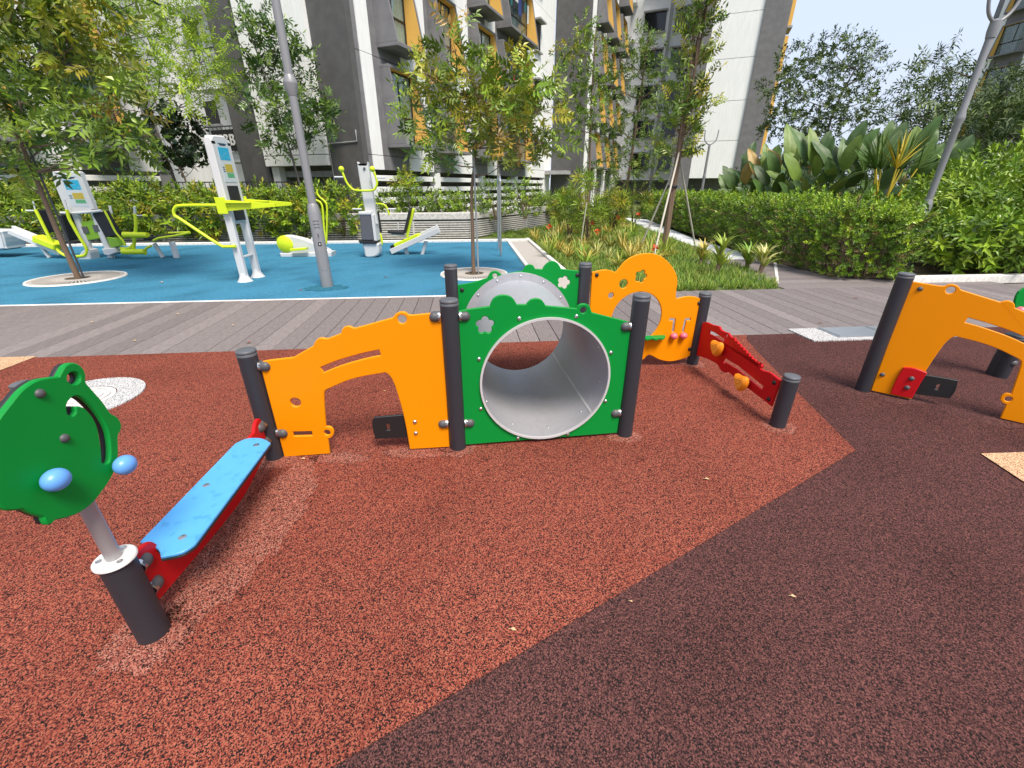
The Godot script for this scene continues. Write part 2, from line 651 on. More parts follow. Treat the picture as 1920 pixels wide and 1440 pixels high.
	for i in 4:
		var f: float = [1.0, 0.84, 1.13, 0.93][i]
		var m := mottled("deck_%d" % i, lin(0.155 * f, 0.130 * f, 0.124 * f), lin(0.212 * f, 0.180 * f, 0.172 * f), 0.75, 0.8, 0.02, 0.25)
		m.uv1_offset = Vector3(i * 0.37, i * 0.21, 0)
		m.uv1_scale = Vector3(5.0, 5.0, 0.8)

# ================================================================ the scene
func _ready() -> void:
	rng.seed = 20240611
	var cam := Camera3D.new()
	cam.name = "camera"
	cam.position = EYE
	cam.rotation.x = -PITCH
	cam.fov = rad_to_deg(2.0 * atan(720.0 / FOCAL))
	cam.near = 0.05
	cam.far = 600.0
	add_child(cam)
	cam.current = true
	var env := Environment.new()
	env.background_mode = Environment.BG_SKY
	var sm := ProceduralSkyMaterial.new()
	sm.sky_top_color = lin(0.46, 0.56, 0.76)
	sm.sky_horizon_color = lin(0.54, 0.60, 0.70)
	sm.sky_curve = 0.25
	sm.ground_bottom_color = lin(0.16, 0.15, 0.13)
	sm.ground_horizon_color = lin(0.45, 0.46, 0.46)
	sm.sun_angle_max = 1.0
	sm.energy_multiplier = 1.0
	var sky := Sky.new()
	sky.sky_material = sm
	env.sky = sky
	env.background_energy_multiplier = 1.0
	env.tonemap_mode = Environment.TONE_MAPPER_LINEAR
	env.tonemap_exposure = 1.5
	env.sdfgi_enabled = true
	env.ssao_enabled = true
	env.ssil_enabled = true
	var we := WorldEnvironment.new()
	we.name = "surroundings"
	we.environment = env
	add_child(we)
	var sun := DirectionalLight3D.new()
	sun.name = "sun"
	sun.light_color = Color(1.0, 0.965, 0.92)
	sun.light_energy = 1.12
	sun.light_angular_distance = 22.0
	sun.shadow_enabled = true
	sun.look_at_from_position(Vector3.ZERO, -Vector3(0.36, 1.25, 0.66), Vector3.FORWARD)
	add_child(sun)
	make_materials()
	build_ground()
	build_blocks()
	build_planters()
	build_play_structure()
	build_second_structure()
	build_fitness()
	build_lamps()
	build_plants()
	build_litter()

# ================================================================ ground, paving, decking
func line_hit(p: Vector3, d: Vector3, z: float) -> Vector3:
	return p + d * ((z - p.z) / d.z)

func build_ground() -> void:
	var far := 220.0
	struct("terrain", sheet([Vector3(-far, 0, far), Vector3(far, 0, far), Vector3(far, 0, -far), Vector3(-far, 0, -far)], -0.09), M.ground_green)
	# deck edge next to the rubber, and next to the blue court: straight lines of the paving grid
	var edge := to_grid(gp(560, 655)).y          # grid z of the near edge of the deck
	var back := to_grid(gp(560, 561.5)).y        # grid z of its far edge
	struct("rubber_surface", sheet([g2(-14, edge), g2(14, edge), g2(14, 9), g2(-14, 9)], 0.0, 1.0, 0.17), M.brown_rubber)
	var tip := gp(1604, 845)
	var d1 := (gp(640, 1430) - tip).normalized()
	var near_end := tip + d1 * 9.0
	var top_edge := g2(to_grid(gp(1388, 622)).x, edge)
	struct("red_rubber_surface", sheet([g2(-13.9, edge + 0.002), top_edge + g2(0, 0.002), gp(1400, 638), gp(1420, 660), gp(1500, 741), tip, near_end, Vector3(-13.9, 0, 8.5)], 0.004, 1.0, 0.16), M.red_rubber)
	struct("beige_rubber_surface", sheet([g2(-13.8, edge + 0.004), gp(75, 667) + g2(0, 0.03), gp(0, 696), gp(0, 696) + Vector3(-1.4, 0, 1.3), g2(-13.8, edge + 1.6)], 0.008, 1.0), M.beige_rubber)
	struct("beige_rubber_surface", sheet([gp(1838, 852), gp(1838, 852) + Vector3(2.2, 0, -0.12), gp(1838, 852) + Vector3(2.6, 0, 0.9), gp(1920, 905) + Vector3(0.6, 0, 1.2), gp(1920, 906)], 0.008, 1.0), M.beige_rubber)
	# repaired rings of paler crumb round the feet of the play structure
	var rings := [[-1.409, -1.09, 0.15, 0.14], [-1.30, -1.72, 0.17, 0.58], [-1.50, -2.28, 0.12, 0.10], [-0.363, -2.40, 0.12, 0.09], [0.795, -2.57, 0.12, 0.09], [1.95, -2.70, 0.12, 0.10], [1.781, -3.90, 0.12, 0.10], [-1.12, -2.30, 0.20, 0.06], [-0.62, -2.36, 0.22, 0.06]]
	for side in [[rings, M.pale_rubber, 0.0055], [[[3.026, -3.30, 0.13, 0.11], [3.25, -3.14, 0.22, 0.09], [3.72, -2.76, 0.22, 0.09]], M.pale_brown_rubber, 0.0015]]:
		var joined := []
		for a in side[0]:
			var q := PackedVector2Array()
			for v in ragged(Vector3(a[0], 0, a[1]), a[2], a[3], 0.3):
				q.append(Vector2(v.x, v.z))
			var i := 0
			while i < joined.size():                 # rings that touch become one
				var m := Geometry2D.merge_polygons(joined[i], q)
				if m.size() == 1:
					q = m[0]
					joined.remove_at(i)
					i = 0
				else:
					i += 1
			joined.append(q)
		for q in joined:
			var pts := []
			for v in q:
				pts.append(Vector3(v.x, 0, v.y))
			struct("rubber_patch", sheet(pts, side[2], 1.0), side[1])
	# decking: every plank is a piece of its own
	var deck := Node3D.new()
	deck.name = "deck"
	deck.set_meta("kind", "structure")
	add_child(deck)
	part("deck_bed", sheet([g2(-14, edge), g2(14, edge), g2(14, back - 4.0), g2(-14, back - 4.0)], -0.06), M.soil, deck)
	var len_z: float = edge - back - 0.012
	var pitch := 0.2245
	var long_plank := box_mesh(Vector3(pitch - 0.007, 0.05, len_z), 0.004)
	var turned := Basis(Vector3.UP, GRID)
	var x := -12.6
	while x < 13.4:
		var c := g2(x, (edge + back) * 0.5)
		var p := part("plank", long_plank, M["deck_%d" % rng.randi_range(0, 3)], deck, Transform3D(turned, c + Vector3.UP * (-0.025 + rng.randf_range(-0.0015, 0.0015))))
		p.set_meta("keep", true)
		x += pitch
	# the deck's branch beside the lawn, planks laid the other way
	var corner := to_grid(gp(1456, 537))
	var z := back - 0.11
	var i := 0
	while z > back - 3.2:
		var x0: float = corner.x + 0.03
		var w := 4.2
		part("plank", box_mesh(Vector3(w, 0.05, pitch - 0.007), 0.004), M["deck_%d" % (i * 7 % 4)], deck, Transform3D(turned, g2(x0 + w * 0.5, z) + Vector3.UP * -0.025))
		z -= pitch
		i += 1
	# blue court
	var court_r := to_grid(gp(1000, 520)).x - 0.02
	var court_far := to_grid(gp(940, 453)).y
	struct("blue_court", sheet([g2(-17, back - 0.06), g2(court_r, back - 0.06), g2(court_r, court_far), g2(-17, court_far)], 0.0, 1.0, 0.26, 0.3), M.blue_rubber)
	var g := Geo.new()
	g.box(Vector3.ZERO, Vector3(17 + court_r, 0.06, 0.055), 0.006)
	var e := struct("court_edge", g.mesh(), M.kerb_white)
	e.transform = Transform3D(turned, g2((court_r - 17) * 0.5, back - 0.03) + Vector3.UP * -0.026)
	# border of pale tiles with a kerb on each side, right of the court
	var bz0 := back - 0.03
	var border := Node3D.new()
	border.name = "court_border"
	border.set_meta("kind", "structure")
	add_child(border)
	var blen: float = bz0 - court_far + 0.5
	part("kerb", box_mesh(Vector3(0.09, 0.14, blen), 0.01), M.kerb_white, border, Transform3D(turned, g2(court_r + 0.05, bz0 - blen * 0.5) + Vector3.UP * -0.03))
	part("kerb", box_mesh(Vector3(0.10, 0.16, blen), 0.01), M.kerb_white, border, Transform3D(turned, g2(court_r + 0.72, bz0 - blen * 0.5) + Vector3.UP * -0.02))
	var tz := bz0 - 0.2
	while tz > bz0 - blen:
		part("tile", box_mesh(Vector3(0.565, 0.05, 0.392), 0.004), M.border_tile, border, Transform3D(turned, g2(court_r + 0.383, tz) + Vector3.UP * (-0.02 + rng.randf_range(-0.001, 0.001))))
		tz -= 0.4
	var kb := struct("kerb", box_mesh(Vector3(17 + court_r + 0.75, 0.16, 0.14), 0.012), M.kerb_white)
	kb.transform = Transform3D(turned, g2((court_r + 0.75 - 17) * 0.5, court_far - 0.07) + Vector3.UP * -0.01)
	# soil and lawn
	var lawn_tip := gp(1456, 537)
	var lx := court_r + 0.78
	struct("lawn", sheet([g2(lx, back - 0.02), g2(to_grid(lawn_tip).x, back - 0.02), gp(1455, 533), gp(1440, 512), gp(1330, 470), gp(1185, 412), g2(6.5, -40), g2(lx - 6.0, -24), g2(-5, court_far - 2.2), g2(-17, court_far - 2.0), g2(-17, court_far - 0.15), g2(lx - 0.05, court_far - 0.15)], -0.015), M.ground_green)
	# white path between lawn and hedge
	struct("path", sheet([gp(1455, 531), gp(1452, 491), gp(1300, 447), gp(1215, 412), gp(1170, 408), gp(1200, 424), gp(1330, 472), gp(1420, 513)], -0.003), M.path_white)
	struct("path_edge", sheet([gp(1456, 532), gp(1461, 533), gp(1456, 490), gp(1450, 490)], 0.004), M.kerb_white)
	# bed on the right, with its kerb
	var bed := [gp(1452, 492), gp(1560, 520), gp(1700, 526), gp(1920, 521), gp(1920, 521) + Vector3(5, 0, 0), Vector3(22, 0, -28), Vector3(7, 0, -26), gp(1215, 411)]
	struct("planting_bed", sheet(bed, 0.012), M.soil)
	var kl := gp(1690, 529.5)
	var kr := gp(1920, 524) + Vector3(4, 0, -0.35)
	var kg := Geo.new()
	kg.box(Vector3.ZERO, Vector3((kr - kl).length(), 0.16, 0.14), 0.015)
	var kk := struct("kerb", kg.mesh(), M.kerb_white)
	kk.transform = Transform3D(Basis(Vector3.UP, -atan2(kr.z - kl.z, kr.x - kl.x)), (kl + kr) * 0.5 + Vector3.UP * 0.03)
	# white frame with a metal grating, set into the brown rubber
	var gr := thing("drain_grating", "pale speckled frame with a silver bar grating beside the brown decking", "grating", gp(1526, 641))
	var ga := to_grid(gp(1526, 641))
	var gb := to_grid(gp(1476, 618.5))
	var depth: float = ga.y - gb.y
	var gw := 2.3
	var fr := Geo.new()
	var tt := Transform3D(turned, -gr.position)
	fr.box(g2(gb.x + gw * 0.5, ga.y - 0.04).rotated(Vector3.UP, -GRID), Vector3(gw, 0.03, 0.08), 0.002, tt)
	fr.box(g2(gb.x + 0.18, gb.y + depth * 0.5 - 0.04).rotated(Vector3.UP, -GRID), Vector3(0.36, 0.03, depth - 0.082), 0.002, tt)
	part("frame", fr.mesh(), M.white_rubber, gr)
	part("sump", box_mesh(Vector3(gw - 0.36, 0.004, depth - 0.085)), M.sump_grey, gr, Transform3D(turned, g2(gb.x + 0.36 + (gw - 0.36) * 0.5, gb.y + depth * 0.5 - 0.042) + Vector3.UP * 0.002 - gr.position))
	var bar := box_mesh(Vector3(gw - 0.37, 0.014, 0.016), 0.002)
	var nb := 13
	for b in nb:
		part("bar", bar, M.steel, gr, Transform3D(turned, g2(gb.x + 0.36 + (gw - 0.36) * 0.5, gb.y + 0.012 + (depth - 0.11) * b / (nb - 1.0)) + Vector3.UP * 0.011 - gr.position))
	for b in 2:
		part("cross_bar", box_mesh(Vector3(0.03, 0.016, depth - 0.09), 0.002), M.steel, gr, Transform3D(turned, g2(gb.x + 0.40 + 0.62 * b, gb.y + depth * 0.5 - 0.042) + Vector3.UP * 0.014 - gr.position))
	# round cover with a ring of white crumb
	var mc := thing("manhole_cover", "round pale cover with curved ribs in a ring of white speckled rubber", "manhole cover", gp(150, 750))
	part("ring", lathe_mesh([Vector2(0.24, 0.004), Vector2(0.24, 0.014), Vector2(0.43, 0.014), Vector2(0.43, 0.0)], 48), M.white_rubber, mc)
	part("lid", lathe_mesh([Vector2(0.0, 0.012), Vector2(0.232, 0.012), Vector2(0.232, 0.0)], 40), M.kerb_white, mc)
	for r in [0.08, 0.13, 0.18]:
		part("rib", lathe_mesh([Vector2(r, 0.012), Vector2(r, 0.020), Vector2(r + 0.02, 0.020), Vector2(r + 0.02, 0.012)], 40), M.concrete, mc)

# ================================================================ the play structure in the middle
func make_post(owner: Node3D, at: Vector3, h: float, r := 0.0535) -> void:
	var bev := 0.008
	var p := world_part("post", lathe_mesh([Vector2(r, -0.05), Vector2(r, h - 0.035)], 28), M.post_paint, owner, Transform3D(Basis(), at))
	part("cap", lathe_mesh([Vector2(r + 0.001, h - 0.036), Vector2(r + 0.001, h - 0.024), Vector2(r - 0.002, h - 0.021), Vector2(r - 0.002, h - 0.021), Vector2(r + 0.001, h - 0.018), Vector2(r + 0.001, h - bev), Vector2(r - bev * 0.4, h - bev * 0.3), Vector2(r - bev * 1.6, h), Vector2(0.0, h + 0.003)], 28), M.cap_plastic, p)

var clamp_mesh: ArrayMesh
var collar_mesh: ArrayMesh
var dome_mesh: ArrayMesh

func make_fittings() -> void:
	var pr := []
	for k in 9:
		var a := PI * 0.5 * k / 8.0
		pr.append(Vector2(0.032 * cos(a), 0.030 + 0.030 * sin(a)))
	clamp_mesh = lathe_mesh([Vector2(0.030, 0.0)] + pr, 18)
	collar_mesh = lathe_mesh([Vector2(0.0, -0.006), Vector2(0.034, -0.006), Vector2(0.034, -0.006), Vector2(0.034, 0.008), Vector2(0.034, 0.008), Vector2(0.0, 0.010)], 6)
	var dm := []
	for k in 6:
		var a := PI * 0.5 * k / 5.0
		dm.append(Vector2(cos(a), sin(a) * 0.75))
	dome_mesh = lathe_mesh(dm, 12)

func fit_clamp(owner: Node3D, post: Vector3, towards: Vector3, y: float) -> void:    # the rounded clamp that holds a board to a post
	var d := Vector3(towards.x - post.x, 0, towards.z - post.z).normalized()
	var side := d.cross(Vector3.UP)
	var t := Transform3D(Basis(side, d, Vector3.UP), Vector3(post.x, y, post.z) + d * 0.060)
	var c := world_part("clamp", clamp_mesh, M.clamp_plastic, owner, t)
	part("collar", collar_mesh, M.steel, c)

func dome(owner: Node3D, called: String, at: Vector3, n: Vector3, r: float, m: Material) -> MeshInstance3D:
	var s := n.cross(Vector3.UP)
	s = Vector3.RIGHT if s.length() < 0.01 else s.normalized()
	return part(called, dome_mesh, m, owner, Transform3D(Basis(s, n, s.cross(n)) * Basis.from_scale(Vector3.ONE * r), at))

func local(owner: Node3D, t: Transform3D) -> Transform3D:
	var q := t
	q.origin -= owner.position
	return q

var arch_outline: PackedVector2Array
var arch_holes: Array
var arch_width := 1.0

func build_play_structure() -> void:
	make_fittings()
	var A := gp(290, 1187)
	var B := gp(516.5, 857)
	var C := gp(859, 839)
	var D := gp(1170, 814.5)
	var C2 := Vector3(-0.508, 0, -3.606)
	var D2 := Vector3(0.622, 0, -3.698)
	var E2 := Vector3(1.785, 0, -3.92)
	var E1 := Vector3(1.95, 0, -2.717)
	var s := thing("play_structure", "low toddler play structure of orange and green boards with a steel crawl tunnel", "play structure", C)
	for p in [[B, 0.745], [C, 1.012], [D, 1.0], [C2, 1.012], [D2, 1.012], [E2, 0.71], [E1, 0.405]]:
		make_post(s, p[0], p[1])
	# --- orange arch board between B and C
	var raw := [[285, 470], [345, 458], [525, 437, 1], [672, 352, 1], [690, 315], [712, 296], [740, 291], [772, 297], [800, 290], [880, 258, 1], [890, 225], [915, 206], [948, 205], [978, 217], [1010, 212], [1266, 141, 1], [1290, 112], [1325, 97], [1360, 99], [1388, 117], [1440, 118], [1640, 97, 1], [1692, 1107, 1], [1395, 1124, 1], [1365, 950], [1330, 800], [1280, 640], [1245, 575], [1215, 552], [1180, 556], [1050, 578], [930, 610], [800, 665], [765, 684], [755, 712], [757, 800], [768, 955, 1], [800, 958], [822, 980], [825, 1012], [808, 1036], [783, 1045, 1], [797, 1157, 1], [456, 1182, 1], [270, 474, 1]]
	var t := stand(B, C)
	arch_outline = loop(traced(B, C, raw, 420, 560, 4.0))
	var q := func(x: float, y: float) -> Vector2: return vp(B, C, 420 + x / 4.0, 560 + y / 4.0)
	var slit := []
	for p in bend([Vector2(737, 532), Vector2(860, 482), Vector2(1000, 440), Vector2(1100, 415), Vector2(1172, 401)], 4):
		slit.append(q.call(p.x, p.y))
	arch_holes = [slot(slit, 0.0185), disc(q.call(1337, 152), 0.026), disc(q.call(540, 773), 0.031), slot([q.call(522, 1010), q.call(664, 1006)], 0.0165), disc(q.call(777, 1000), 0.020)]
	arch_width = Vector2(C.x - B.x, C.z - B.z).length()
	var board := part("orange_board", plate(arch_outline, arch_holes, 0.02, 0.004), M.orange_board, s, local(s, t))
	for p in [[1433, 918], [1440, 1003]]:
		var l: Vector2 = q.call(p[0], p[1])
		dome(board, "rivet", Vector3(l.x, l.y, 0.01), Vector3.BACK, 0.014, M.steel)
	var key: PackedVector2Array = keyhole(q.call(1228, 968), 0.022)
	var kp := part("latch_plate", plate(loop(traced(B, C, [[1110, 925], [1120, 905], [1150, 896], [1420, 872, 1], [1420, 1045, 1], [1150, 1060], [1128, 1040], [1112, 985]], 420, 560, 4.0)), [key], 0.018, 0.003), M.black_board, s, local(s, stand(B, C, -0.0195)))
	kp.set_meta("label", "black plate with a keyhole cut through it")
	for y in [[295, 505], [430, 1005]]:
		fit_clamp(s, B, C, q.call(y[0], y[1]).y)
	for y in [[1590, 135], [1650, 935]]:
		fit_clamp(s, C, B, q.call(y[0], y[1]).y)
	# --- green tunnel board between C and D
	var w := func(x: float, y: float) -> Vector2: return vp(C, D, 800 + x / 4.0, 460 + y / 4.0)
	var near := [[232, 494, 1], [290, 480], [472, 455, 1], [485, 420], [505, 392], [545, 373], [590, 370], [635, 386], [660, 414], [674, 440, 1], [745, 441, 1], [760, 422], [785, 403], [820, 396], [855, 404], [878, 428], [890, 450, 1], [1000, 460], [1124, 471, 1], [1132, 452], [1155, 438], [1190, 437], [1218, 452], [1230, 482], [1236, 501, 1], [1545, 580, 1], [1425, 1402, 1], [282, 1492, 1]]
	var outline := loop(traced(C, D, near, 800, 460, 4.0))
	var R := 0.42
	var mid := Vector2(0.586, 0.457)
	board = part("green_board", plate(outline, [disc(mid, R, 56), flower(w.call(437, 597), 0.056, 0.3), disc(w.call(1172, 485), 0.02)], 0.02, 0.004), M.green_board, s, local(s, stand(C, D)))
	for p in [[692, 545], [1120, 528], [1378, 800], [1337, 1163], [1055, 1410], [683, 1440], [405, 1220], [392, 848]]:
		var l: Vector2 = w.call(p[0], p[1])
		dome(board, "rivet", Vector3(l.x, l.y, 0.01), Vector3.BACK, 0.013, M.steel)
	for y in [[290, 530], [320, 1328]]:
		fit_clamp(s, C, D, w.call(y[0], y[1]).y)
	for y in [[1505, 607], [1415, 1255]]:
		fit_clamp(s, D, C, w.call(y[0], y[1]).y)
	# --- far green board between C2 and D2
	var far := [[235, 345, 1], [400, 320], [600, 262, 1], [622, 215], [655, 183], [705, 178], [745, 200], [775, 225, 1], [900, 195], [1020, 180, 1], [1036, 148], [1062, 114], [1110, 100], [1150, 115], [1172, 152, 1], [1258, 158, 1], [1285, 112], [1335, 70], [1385, 58], [1435, 80], [1468, 122], [1482, 153, 1], [1740, 182, 1]]
	var fo := traced(C2, D2, far, 820, 480, 6.4)
	fo.append([1.10, 0.03, 1])
	fo.append([0.03, 0.03, 1])
	var fq := func(x: float, y: float) -> Vector2: return vp(C2, D2, 820 + x / 6.4, 480 + y / 6.4)
	var mid2 := Vector2(0.562, 0.457)
	board = part("green_board", plate(loop(fo), [disc(mid2, R, 56), flower(fq.call(1515, 315), 0.056), disc(fq.call(690, 235), 0.02)], 0.02, 0.004), M.green_board, s, local(s, stand(C2, D2)))
	for p in [[298, 403], [1678, 225]]:
		var l: Vector2 = fq.call(p[0], p[1])
		dome(board, "bolt", Vector3(l.x, l.y, 0.01), Vector3.BACK, 0.018, M.black_board)
	var ring_top: float = fq.call(1010, 192).y - mid2.y
	var fl := part("flange", plate(disc(mid2, ring_top, 72), [disc(mid2, R - 0.004, 72)], 0.006, 0.001), M.tunnel_steel, s, local(s, stand(C2, D2, 0.0135)))
	for k in 14:
		var p := mid2 + Vector2.from_angle(TAU * (k + 0.4) / 14.0) * (ring_top - 0.03)
		dome(fl, "rivet", Vector3(p.x, p.y, 0.003), Vector3.BACK, 0.010, M.steel)
	# --- the tunnel itself
	var u1 := (D - C).normalized()
	var c1 := C + u1 * mid.x + Vector3.UP * mid.y
	var c2 := C2 + (D2 - C2).normalized() * mid2.x + Vector3.UP * mid2.y
	var ax := (c2 - c1).normalized()
	var tg := Geo.new()
	var tl: float = (c2 - c1).length()
	tg.lathe([Vector2(R - 0.005, -0.018), Vector2(R - 0.005, tl + 0.012), Vector2(R - 0.005, tl + 0.012), Vector2(R - 0.001, tl + 0.012), Vector2(R - 0.001, tl + 0.012), Vector2(R - 0.001, -0.018), Vector2(R - 0.001, -0.018), Vector2(R - 0.005, -0.018)], 72)
	var tn := world_part("tunnel", tg.mesh(), M.tunnel_steel, s, Transform3D(Basis(ax.cross(Vector3.UP).normalized(), ax, -Vector3.UP), c1))
	part("rim", lathe_mesh([Vector2(R - 0.007, -0.026), Vector2(R + 0.006, -0.026), Vector2(R + 0.006, -0.026), Vector2(R + 0.006, -0.012), Vector2(R + 0.006, -0.012), Vector2(R - 0.007, -0.012), Vector2(R - 0.007, -0.012), Vector2(R - 0.007, -0.026)], 72), M.rim_steel, tn)
	part("seam", box_mesh(Vector3(0.012, tl, 0.003)), M.rim_steel, tn, Transform3D(Basis(Vector3.UP, 0.9), Vector3(sin(0.9) * (R - 0.0065), tl * 0.5, cos(0.9) * (R - 0.0065))))
	for k in 10:
		for e in [0.10, tl - 0.10]:
			var a := TAU * (k + 0.3) / 10.0
			dome(tn, "rivet", Vector3(cos(a) * (R - 0.006), e, sin(a) * (R - 0.006)), Vector3(-cos(a), 0, -sin(a)), 0.008, M.steel)
	# --- far orange board between D2 and E2
	var orange := [[128, 262, 1], [220, 240], [290, 232], [350, 240], [412, 263, 1], [450, 228], [520, 142], [600, 82], [700, 44], [800, 31], [900, 40], [1000, 85], [1080, 160], [1130, 230], [1165, 310], [1173, 385], [1162, 480], [1156, 555], [1163, 587, 1], [1250, 565], [1320, 557], [1400, 565], [1498, 602, 1], [1365, 1260, 1], [1300, 1300], [1200, 1335], [1080, 1355], [960, 1335], [880, 1295], [830, 1275], [795, 1290], [755, 1330], [640, 1350], [500, 1300], [380, 1260], [240, 1290], [60, 1320, 1]]
	var oq := func(x: float, y: float) -> Vector2: return vp(D2, E2, 1090 + x / 6.544, 470 + y / 6.544)
	var hc: Vector2 = (oq.call(372, 770) + oq.call(985, 760)) * 0.5
	var hr: float = oq.call(985, 760).distance_to(hc)
	hc.y = oq.call(735, 500).y - hr
	board = part("orange_board", plate(loop(traced(D2, E2, orange, 1090, 470, 6.544)), [disc(hc, hr, 44), flower(oq.call(725, 315), 0.058), disc(oq.call(512, 405), 0.040), disc(oq.call(360, 548), 0.026), slot([oq.call(1075, 840), oq.call(1138, 843), oq.call(1120, 995)], 0.012), slot([oq.call(1335, 838), oq.call(1275, 843), oq.call(1240, 995)], 0.012)], 0.02, 0.004), M.orange_board, s, local(s, stand(D2, E2)))
	for p in [[185, 295], [1437, 640], [1320, 1203], [90, 1180]]:
		var l: Vector2 = oq.call(p[0], p[1])
		dome(board, "bolt", Vector3(l.x, l.y, 0.01), Vector3.BACK, 0.018, M.black_board)
	for p in [[1113, 1035], [1232, 1030]]:
		var l: Vector2 = oq.call(p[0], p[1])
		var sp := SphereMesh.new()
		sp.radius = 0.034
		sp.height = 0.062
		sp.radial_segments = 20
		sp.rings = 10
		part("sliding_knob", sp, M.knob_pink, board, Transform3D(Basis(), Vector3(l.x, l.y, 0.034)))
	var leaf_c: Vector2 = oq.call(880, 1045)
	var lf := [[-0.11, 0.0], [-0.08, 0.055], [-0.03, 0.04], [0.0, 0.075], [0.04, 0.05], [0.08, 0.06], [0.12, 0.02], [0.13, -0.02], [0.0, -0.03], [-0.10, -0.03]]
	part("leaf_tray", plate(loop(lf), [], 0.018, 0.003), M.green_board, board, Transform3D(Basis(Vector3.RIGHT, Vector3.BACK, Vector3.DOWN), Vector3(leaf_c.x - 0.03, leaf_c.y, 0.04)))
	# --- red sloping board between E2 and E1
	var rq := func(x: float, y: float) -> Vector2: return vp(E2, E1, 1290 + x / 6.545, 590 + y / 6.545)
	var red := [[186, 100, 1], [240, 92], [300, 120], [370, 138], [398, 150], [415, 185], [465, 212], [505, 225], [522, 250], [550, 280]]
	for k in 9:
		var f := k / 8.0
		var bx: float = lerp(575.0, 860.0, f)
		var by: float = lerp(292.0, 590.0, f)
		red.append([bx + 8, by - 6])
		red.append([bx + 14, by + 26])
	red.append_array([[890, 650], [930, 682], [1010, 705], [1060, 738], [1145, 808, 1], [1030, 1126, 1], [940, 1050], [800, 945], [600, 790], [510, 707], [465, 711], [420, 690], [393, 650], [370, 612], [330, 585], [230, 535], [112, 500, 1]])
	board = part("red_board", plate(loop(traced(E2, E1, red, 1290, 590, 6.545), 3), [slot([rq.call(270, 212), rq.call(330, 240), rq.call(450, 318)], 0.016), slot([rq.call(445, 592), rq.call(462, 556), rq.call(620, 650), rq.call(925, 898)], 0.016), disc(rq.call(480, 258), 0.016), disc(rq.call(897, 630), 0.013)], 0.02, 0.004), M.red_board, s, local(s, stand(E2, E1)))
	for p in [[1072, 832], [1005, 1035]]:
		var l: Vector2 = rq.call(p[0], p[1])
		dome(board, "bolt", Vector3(l.x, l.y, 0.01), Vector3.BACK, 0.018, M.black_board)
	for p in [[425, 405], [728, 825]]:
		var l: Vector2 = rq.call(p[0], p[1])
		var f := [[-0.075, 0.045], [-0.02, 0.05], [0.05, 0.06], [0.07, 0.01], [0.045, -0.05], [0.0, -0.075], [-0.045, -0.045], [-0.075, 0.0]]
		var k := part("fruit_knob", plate(loop(f), [], 0.055, 0.016), M.fruit_orange, board, Transform3D(Basis(), Vector3(l.x, l.y, 0.052)))
		part("flesh", plate(inset_loop(loop(f), 0.022), [], 0.006, 0.002), M.fruit_flesh, k, Transform3D(Basis(), Vector3(0, 0, 0.029)))
		dome(k, "screw", Vector3(0, 0, 0.032), Vector3.BACK, 0.009, M.fruit_orange)
	# --- low red plate and blue balance plank between A and B
	var pq := func(x: float, y: float) -> Vector2: return vp(A, B, x, y)
	var L: float = (B - A).length()
	var rp := [[0.062, 0.345, 1], [0.10, 0.350], [0.145, 0.335], [0.17, 0.288, 1], [L - 0.17, 0.288, 1], [L - 0.13, 0.325], [L - 0.09, 0.335], [L - 0.062, 0.32, 1], [L - 0.062, 0.105, 1]]
	for p in [[490, 862], [459.5, 925], [427, 979], [378, 1028]]:
		var l: Vector2 = pq.call(p[0], p[1])
		rp.append([l.x, max(0.045, l.y)])
	rp.append([0.062, 0.10, 1])
	part("red_plate", plate(loop(rp), [], 0.02, 0.004), M.red_board, s, local(s, stand(A, B)))
	fit_clamp(s, A, B, 0.293)
	fit_clamp(s, A, B, 0.172)
	fit_clamp(s, B, A, 0.272)
	fit_clamp(s, B, A, 0.159)
	var py := 0.302
	var top := []
	for p in [[262, 1014, 1], [440, 831, 1], [460, 822], [478, 820], [494, 822], [507, 829, 1], [371, 1011, 1], [362, 1021], [338, 1035], [301, 1043, 1], [297, 1030], [284, 1021]]:
		var l := gp(p[0], p[1], py)
		top.append([l.x - C.x, -(l.z - C.z), 1] if p.size() > 2 else [l.x - C.x, -(l.z - C.z)])
	var flat_t := Transform3D(Basis(Vector3.RIGHT, Vector3.FORWARD, Vector3.UP), Vector3.UP * (py - 0.009))
	var plank := part("blue_plank", plate(loop(top), [], 0.014, 0.003), M.blue_board, s, flat_t)
	part("plank_underlay", plate(inset_loop(loop(top), -0.002), [], 0.008, 0.001), M.black_board, s, Transform3D(flat_t.basis, Vector3.UP * (py - 0.0215)))
	for p in [[342, 1007], [386.5, 909.5], [480.5, 834]]:
		var l := gp(p[0], p[1], py) - C
		part("screw_cover", lathe_mesh([Vector2(0.015, 0.0), Vector2(0.015, 0.002), Vector2(0.008, 0.0035), Vector2(0.0, 0.0035)], 16), M.steel, plank, Transform3D(Basis(Vector3.RIGHT, Vector3.BACK, Vector3.DOWN), Vector3(l.x, -l.z, 0.007)))
	build_spinner(s, A)

func inset_loop(p: PackedVector2Array, d: float) -> PackedVector2Array:
	if Geometry2D.is_polygon_clockwise(p):
		p.reverse()
	return inset(p, d)

func keyhole(c: Vector2, r: float) -> PackedVector2Array:
	var out := PackedVector2Array()
	for k in 13:
		var a: float = lerp(-0.25 * PI, 1.25 * PI, k / 12.0)
		out.append(c + Vector2(0, r * 0.5) + Vector2.from_angle(a) * r * 0.55)
	out.append(c + Vector2(-r * 0.5, -r * 1.1))
	out.append(c + Vector2(r * 0.5, -r * 1.1))
	return out

